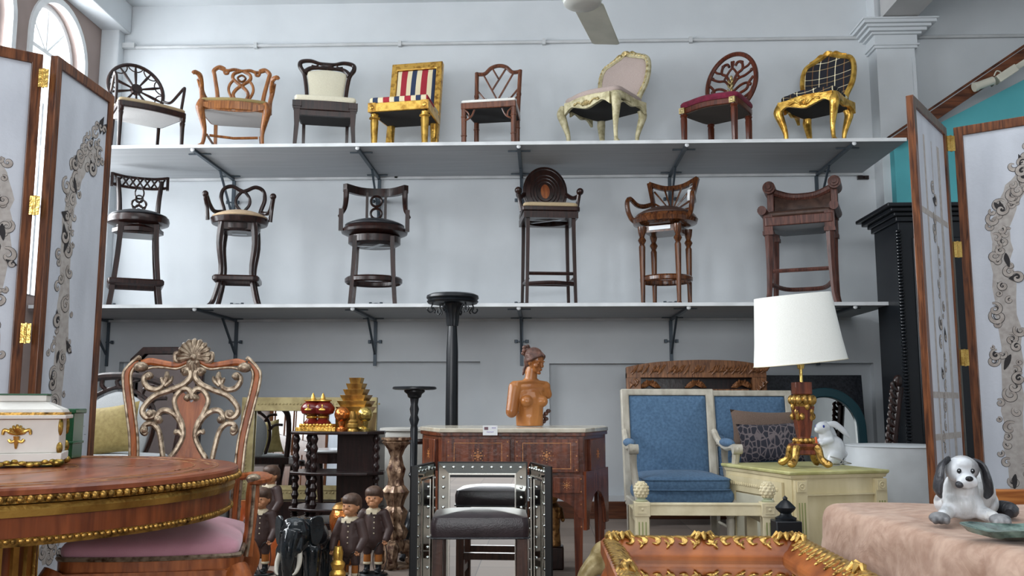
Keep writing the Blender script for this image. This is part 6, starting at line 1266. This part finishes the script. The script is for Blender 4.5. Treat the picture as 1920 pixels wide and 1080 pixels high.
# ---- black post with turned urn finial
FY = 4.62; u = thing('newel_post', 'black square post with turned urn finial beside the cream bench', 'post', (X(1473, 960, FY), FY, 0)); zf = Z(1473, 975, FY)
MB().box((0, 0, zf / 2), (.125, .125, zf)).build('post', blk, u, bevel=.005); lathe_part(u, 'finial', [(.05, zf), (.052, zf + .012), (.03, zf + .022), (.026, zf + .032), (.046, zf + .052), (.05, zf + .062), (.034, zf + .078), (.022, zf + .09), (.01, zf + .098), (.012, zf + .108), (.001, zf + .118)], blk, 24, sharp=60)

# ---- bed with beige quilted spread
spread, nt, b = _mat('damask_spread'); MATS['spread'] = spread
n1 = _noise(nt, 7, 4, (1, 1, 1), 'Object', 1.2); n2 = _noise(nt, 26, 2, (1, 1, 1))
mx = nt.nodes.new('ShaderNodeMix'); mx.data_type = 'RGBA'; mx.inputs[0].default_value = .35; nt.links.new(_ramp(nt, n1, [(.35, (.33, .20, .14)), (.62, (.48, .33, .25))]), mx.inputs[6]); nt.links.new(_ramp(nt, n2, [(.4, (.27, .155, .105)), (.6, (.45, .31, .23))]), mx.inputs[7]); nt.links.new(mx.outputs[2], b.inputs['Base Color']); b.inputs['Roughness'].default_value = .6; b.inputs['Sheen Weight'].default_value = .1; _bump(nt, b, n1, .5, .02)
ZB_ = .61; bc = P(1562, 942, 3.72); ang = 6; t = thing('bed', 'large bed under a beige damask spread in the right foreground', 'bed', (bc.x, bc.y, 0), ang)
BL, BWd = 1.35, 1.9      # local x to the right, local -y towards the camera
M = MB(); nx, ny = 44, 56; vs = []; rn = random.Random(4)
def prof(u, L, e):                                      # u in [-1, 1+]: outside 0..L the cloth hangs
    return u
us = [-.62 + .055 * k for k in range(11)] + [-.03, .0] + [.03 + (BL - .03) * k / 24 for k in range(25)]
vv = [.6 - .055 * k for k in range(10)] + [.03, 0] + [-.03 - (BWd - .03) * k / 40 for k in range(41)]
grid = {}
for i, u_ in enumerate(us):
    for j, v_ in enumerate(vv):
        dx, dy = max(0, -u_), max(0, v_); x, y = max(0, u_), min(0, v_); d_ = sqrt(dx * dx + dy * dy); r_ = .05
        if d_ <= 0: ox, dz = 0, 0
        elif d_ < r_ * pi / 2: ox, dz = r_ * sin(d_ / r_), r_ * (1 - cos(d_ / r_))
        else: ox, dz = r_ + .05 * (d_ - r_ * 1.57), r_ + (d_ - r_ * pi / 2)
        ux, uy = (-dx / d_, dy / d_) if d_ > 0 else (0, 0)
        fold = .022 * sin(9 * (u_ + v_) * 2 + 1.2 * sin(5 * v_)) * min(1, d_ / .3) + (.02 * sin(13 * u_ * v_ * 4) * min(1, d_ / .25) if dx and dy else 0)
        z = max(.015, ZB_ - dz) + .006 * sin(7 * x + 3 * y) * (d_ == 0) + .005 * sin(11 * y - 4 * x + 1) * (d_ == 0) + (.010 * math.exp(-((x - .16 + .03 * sin(4 * y)) / .014) ** 2) + .008 * math.exp(-((y + .35 + .12 * sin(3 * x)) / .02) ** 2)) * (d_ == 0)
        vs.append((x + ux * (ox + fold) + .0, y + uy * (ox + fold), z))
nv = len(vv); M.add(vs, [(i * nv + j, (i + 1) * nv + j, (i + 1) * nv + j + 1, i * nv + j + 1) for i in range(len(us) - 1) for j in range(nv - 1)])
o = M.build('bedspread', spread, t, sharp=180); sm_ = o.modifiers.new('sub', 'SUBSURF'); sm_.levels = 1; sm_.render_levels = 1; so = o.modifiers.new('th', 'SOLIDIFY'); so.thickness = .008; so.offset = -1
MB().box((BL / 2 + .01, -BWd / 2 - .01, ZB_ / 2 + .08), (BL, BWd, ZB_ - .2)).build('mattress', plain('mattress_white', (.6, .6, .58), .8), t)
for x in (.08, BL - .08):
    for y in (-.1, -BWd + .1): MB().box((x, y, .1), (.08, .08, .2)).build('leg', dark, t)
tag(MB().box((X(1925, 930, 4.05), 4.22, Z(1925, 935, 4.1) - .27), (.4, .05, .6)).build('bed_rail', mahog2 := wood('orange_rail', (.25, .08, .02), (.45, .18, .05), .3, 8, 0), bevel=.008), 'orange brown wooden rail end visible behind the dog ornament', 'board')

# ---- dog ornament
DYY = 3.12; dg, nt, b = _mat('dog_paint'); tc = nt.nodes.new('ShaderNodeTexCoord')
nt.links.new(_ramp(nt, _noise(nt, 9, 3, (1, 1, 1), 'Object', .6), [(.42, (.50, .52, .53)), (.50, (.62, .65, .68)), (.60, (.60, .61, .60)), (.66, (.25, .25, .26))]), b.inputs['Base Color']); b.inputs['Roughness'].default_value = .4; _bump(nt, b, _noise(nt, 14, 4, (7, 7, 1.2)), .5, .006)
dk = mottled('dog_dark', (.012, .013, .017), (.05, .052, .06), 12, .35, 0, (3, 3, .8), .4, 40); dw = plain('dog_white', (.66, .70, .74), .3)
t = thing('dog_ornament', 'black and white lying puppy ornament on the bed', 'ornament', (X(1818, 960, DYY), DYY + .05, ZB_ + .004), -14)
M = MB(); M.ell((.045, .12, .085), (.085, .115, .082)); M.cap((0, .03, .07), (0, -.01, .11), .062, .052); M.ell((.0, -.02, .055), (.065, .045, .05)); M.ell((.09, .13, .05), (.05, .07, .05)); M.ell((-.02, .13, .045), (.05, .07, .045))
for s in (-1, 1): M.cap((s * .045, -.02, .035), (s * .075, -.085, .022), .026, .022); 
M.cap((0, -.01, .11), (0, -.035, .15), .045, .045); M.v = [(a, b, max(c, 0)) for a, b, c in M.v]; M.build('body', dg, t, remesh=.006, smit=2)
for s in (-1, 1):
    M = MB(); M.ell((s * .09, -.105, .018), (.034, .036, .02)); 
    for k in (-1, 0, 1): M.ell((s * .09 + k * .017, -.133, .013), (.011, .016, .013))
    M.v = [(a, b, max(c, 0)) for a, b, c in M.v]; M.build('paw', mottled('paw_grey', (.06, .06, .065), (.3, .31, .32), 16, .4), t, remesh=.004, smit=1)
HM = T(-.005, -.045, .165) @ RZ(8) @ RX(6)
M = MB(HM); M.ell((0, 0, .005), (.05, .048, .046), 20, 14); M.ell((0, -.042, -.018), (.03, .036, .024)); M.ell((-.016, -.055, -.024), (.018, .02, .018)); M.ell((.016, -.055, -.024), (.018, .02, .018)); M.ell((0, -.045, -.036), (.018, .024, .012)); M.ell((0, -.02, .03), (.03, .03, .022)); M.build('head', dw, t, remesh=.004, smit=2)
M = MB(HM); M.ell((0, -.074, -.010), (.0125, .01, .009)); M.build('nose', blk, t)
M = MB(HM); M.ell((-.028, -.064, -.031), (.013, .0135, .012)); M.build('muzzle_patch', dk, t)
M = MB(HM); M.ell((.006, .004, .012), (.0475, .047, .042), 20, 14); M.ell((.022, -.008, .012), (.032, .036, .036)); M.build('face_patch', mottled('patch_grey', (.18, .185, .2), (.42, .43, .44), 10, .4, 0, (2, 2, 1), .3, 40), t, remesh=.004, smit=1)
for s in (-1, 1):
    M = MB(HM); M.tube(smooth([(s * .035, .0, .04), (s * .062, -.005, .025), (s * .075, -.012, -.02), (s * .08, -.012, -.06), (s * .07, -.008, -.085)], 5), resample([.016, .026, .034, .032, .01], 21), 12, flat=.38, up=(1, 0, .25)); M.build('ear', dk, t)
    M = MB(HM); M.ell((s * .021, -.044, .010), (.0075, .005, .0085), 12, 8); M.build('eye', blk, t); M = MB(HM); M.ell((s * .021 - .002, -.0485, .013), (.002, .0015, .002), 6, 5); M.build('eye_glint', dw, t)
M = MB(); M.tube(smooth([(.10, .17, .03), (.15, .14, .03), (.165, .08, .03), (.15, .04, .025)], 5), resample([.022, .028, .026, .014], 16), 10); M.build('tail', dk, t)
# ---- green leaf dish
GY = 2.72; pgx = X(1925, 995, GY); M = MB(); vs = []; n = 40
for z, k in ((.0, .55), (.012, .9), (.03, 1.0), (.026, .93), (.012, .6)): vs += [(.17 * k * cos(2 * pi * i / n) * (1 + .08 * sin(5 * 2 * pi * i / n)), .12 * k * sin(2 * pi * i / n) * (1 + .05 * cos(7 * 2 * pi * i / n)), z + .006 * sin(3 * 2 * pi * i / n) * k) for i in range(n)]
M.add(vs, [(r * n + i, r * n + (i + 1) % n, (r + 1) * n + (i + 1) % n, (r + 1) * n + i) for r in range(4) for i in range(n)] + [tuple(range(n))[::-1], tuple(range(4 * n, 5 * n))]); g_ = M.build('leaf_dish', mottled('mottled_green', (.025, .05, .045), (.2, .3, .26), 18, .2, 0, (1, 1, 1), .3, 30, .5)); g_.location = (pgx, GY, ZB_ + .012); tag(g_, 'dark green mottled leaf dish on the bed at the right edge', 'dish')

# ---- gilt framed mirror topped table
tw = mottled('orange_frame_wood', (.16, .038, .008), (.36, .105, .022), 8, .4, 0, (1, 1, 1), .08, 30, 0); GZ = .48
gx0, gx1 = .31, 1.14; gx0 = X(1128, 1012, 3.55); gx1 = X(1506, 1000, 3.62); gy0, gy1 = 2.2, 3.62
t = thing('coffee_table', 'low mirror topped table with carved gilt acanthus frame in the foreground', 'table', ((gx0 + gx1) / 2, (gy0 + gy1) / 2, 0)); a_, b_ = (gx1 - gx0) / 2, (gy1 - gy0) / 2
fwid = .11
def rail(M, L, inner=True):                             # local x along the rail, y from outer edge inwards
    rows = [(0, -.05), (0, -.005), (.015, .012), (.04, .016), (.065, .0), (.085, -.022), (.1, -.03), (fwid, -.045), (fwid, -.06)]
    vs = []
    for y, z in rows: vs += [(-L / 2 + y, y, z), (L / 2 - y, y, z)]
    n = len(rows); M.add(vs, [(2 * i, 2 * i + 1, 2 * i + 3, 2 * i + 2) for i in range(n - 1)] + [(0, 2 * n - 2, 2 * n - 1, 1)])
for rz, L, ox, oy in ((0, 2 * a_, 0, -b_), (180, 2 * a_, 0, b_), (90, 2 * b_, a_, 0), (-90, 2 * b_, -a_, 0)):
    M = MB(T(ox, oy, GZ) @ RZ(rz)); rail(M, L); r_ = M.build('frame_rail', tw, t, sharp=30)
    M = MB(T(ox, oy, GZ) @ RZ(rz)); N = int((L - .16) / .046)
    for k in range(N):
        x = -L / 2 + .09 + k * (L - .18) / (N - 1); s = 1 if x < 0 else -1; h_ = .008 if abs(x) > .12 else .014
        M.tube(smooth([(x - s * .034, .016, .008), (x - s * .004, .026, .016), (x + s * .026, .044, .012), (x + s * .022, .066, -.002), (x + s * .002, .066, .0)], 4), resample([.004, .013, .014, .010, .003], 17), 8, flat=.55, up=(0, 0, 1))
        M.tube(smooth([(x - s * .01, .006, .006), (x + s * .012, .014, .014), (x + s * .032, .026, .015), (x + s * .04, .04, .010)], 4), resample([.004, .011, .012, .005], 13), 8, flat=.55, up=(0, 0, 1))
        if k % 2: M.tube(smooth([(x + s * .0, .05, .006), (x + s * .014, .072, -.006), (x + s * .004, .086, -.016)], 4), resample([.004, .007, .002], 9), 6, up=(0, 0, 1))
    for xx in (0, -L / 2 + .08, L / 2 - .08):
        for q_ in range(5): a = pi * (q_ + .5) / 5; M.tube([(xx, .015, .024), (xx + .03 * cos(a), .02 + .03 * sin(a), .03), (xx + .055 * cos(a), .02 + .05 * sin(a), .012)], [.006, .013, .004], 6, up=(0, 0, 1))
    M.build('acanthus_carving', gilt('table_gilt', (.16, .07, .015), (.58, .37, .11), .36, 40), r_)
MB().box((0, 0, GZ - .062), (2 * a_ - 2 * fwid + .02, 2 * b_ - 2 * fwid + .02, .008)).build('mirror_top', mirror_mat('table_mirror', (.72, .76, .74), .01), t)
MB().box((0, 0, GZ - .09), (2 * a_ - .03, 2 * b_ - .03, .045)).build('under_frame', tw, t, bevel=.004)
for sx in (-1, 1):
    for sy in (-1, 1): M = MB(T(sx * (a_ - .07), sy * (b_ - .07), 0)); cabriole(.04, .06)(M, sx, sy, GZ - .11); M.build('leg', tw, t)
# ---- cream elephant statue by the table
ec = mottled('aged_cream_gold', (.27, .20, .08), (.56, .46, .24), 14, .4, .1, (1, 1, 1), .3, 40); t = thing('elephant_statue', 'cream and gold elephant statue with red saddle cloth left of the gilt table', 'statue', (X(1195, 1050, 4.0), 4.15, 0), -75); t.scale = (1.0, 1.0, 1.0)
M = MB(); M.ell((0, .05, .29), (.10, .165, .115)); M.ell((0, -.13, .33), (.07, .075, .08))
for s in (-1, 1): M.cap((s * .055, -.04, .24), (s * .06, -.05, .04), .045, .036); M.cap((s * .055, .15, .24), (s * .06, .16, .04), .048, .038); M.ell((s * .06, -.055, .02), (.04, .042, .02)); M.ell((s * .06, .155, .02), (.04, .042, .02))
tr = smooth([(0, -.18, .31), (0, -.23, .25), (0, -.235, .17), (0, -.22, .1), (0, -.25, .07)], 5); M.tube(tr, resample([.045, .035, .028, .022, .015], len(tr)), 12); M.tube([(0, .2, .3), (0, .225, .22), (0, .22, .14)], [.012, .01, .008], 6)
M.v = [(a, b, max(c, 0)) for a, b, c in M.v]; M.build('body', ec, t, remesh=.008, smit=2)
M = MB(); M.tube([(0, y, .29) for y in (-.035, 0, .06, .12, .14)], [.112, .122, .124, .116, .105], 20, flat=1.02, up=(0, 0, 1)); M.v = [v for v in M.v]; M.build('saddle_cloth', gilt('saddle_red', (.22, .05, .025), (.45, .2, .07), .5, 24), t)
for s in (-1, 1): M = MB(T(s * .06, -.12, .34) @ RZ(s * 60)); M.prism(smooth([(0, .05), (s * .04, .06), (s * .085, .02), (s * .07, -.06), (s * .02, -.07)], 4, True), -.007, .007); M.build('ear', ec, t)

# ---- ceiling fan
fz = Z(1075, 8, 4.6); u = thing('ceiling_fan', 'off white ceiling fan seen from below at the top of the picture', 'fan', (X(1092, 5, 4.6), 4.6, 0)); fb = mottled('fan_white', (.36, .37, .32), (.44, .45, .39), 5, .5)
fz = Z(1092, 12, 4.6)
M = MB(); M.lathe([(.04, fz), (.085, fz + .004), (.1, fz + .015), (.104, fz + .03), (.1, fz + .035), (.112, fz + .045), (.115, fz + .12), (.08, fz + .16), (.02, fz + .18)], 36); M.build('motor_housing', plain('fan_body', (.6, .63, .6), .4), u)
M = MB(); M.lathe([(.014, fz + .17), (.014, CEIL - .04)], 10); M.lathe([(.06, CEIL - .06), (.06, CEIL)], 20); M.build('down_rod', plain('fan_body', (.6, .63, .6), .4), u)
# blade direction found from the photo: tip lies towards the shelves, slightly right
tip = P(1130, 80, 5.18); hub = V((u.location.x, 4.6, tip.z)); dv = V((tip.x - hub.x, tip.y - hub.y)); an0 = math.degrees(atan2(dv.y, dv.x))
for k in range(3):
    M = MB(T(0, 0, fz + .075) @ RZ(an0 + 120 * k) @ RX(8)); M.slab([(.09, -.06), (.14, -.09), (.70, -.085), (.715, -.07), (.715, .07), (.70, .085), (.14, .09), (.09, .06)], -.004, .004); M.build('blade', fb, u, bevel=.002)
    M = MB(T(0, 0, fz + .075) @ RZ(an0 + 120 * k) @ RX(8)); M.box((.14, 0, .008), (.12, .04, .008)); M.build('blade_bracket', plain('fan_body', (.6, .63, .6), .4), u)
# ---- track light on the stair rail
q = P(1872, 148, 7.75); u = thing('track_light', 'cream track spotlight fixed along the sloping stair rail at top right', 'spotlight', (q.x, 7.8, q.z)); tl = plain('track_cream', (.58, .57, .48), .4)
an = math.degrees(atan(sl)); M = MB(RY(-an)); M.box((.75, .08, -.0), (1.5, .05, .05)); M.build('track', tl, u, bevel=.004)
M = MB(RY(-an)); M.box((.12, .02, .0), (.2, .09, .07)); M.build('adapter', tl, u, bevel=.006)
M = MB(RY(-an + 20)); M.tube([(-.18, 0, -.01), (-.02, 0, .01)], .036, 16); M.tube([(-.2, 0, -.012), (-.17, 0, -.01)], .041, 16); M.build('spot_head', tl, u)
M = MB(); M.tube(smooth([(-.02, -.02, .04), (.0, -.03, .08), (.04, -.02, .07), (.06, 0, .03)], 5), .006, 6); M.build('yoke', tl, u)
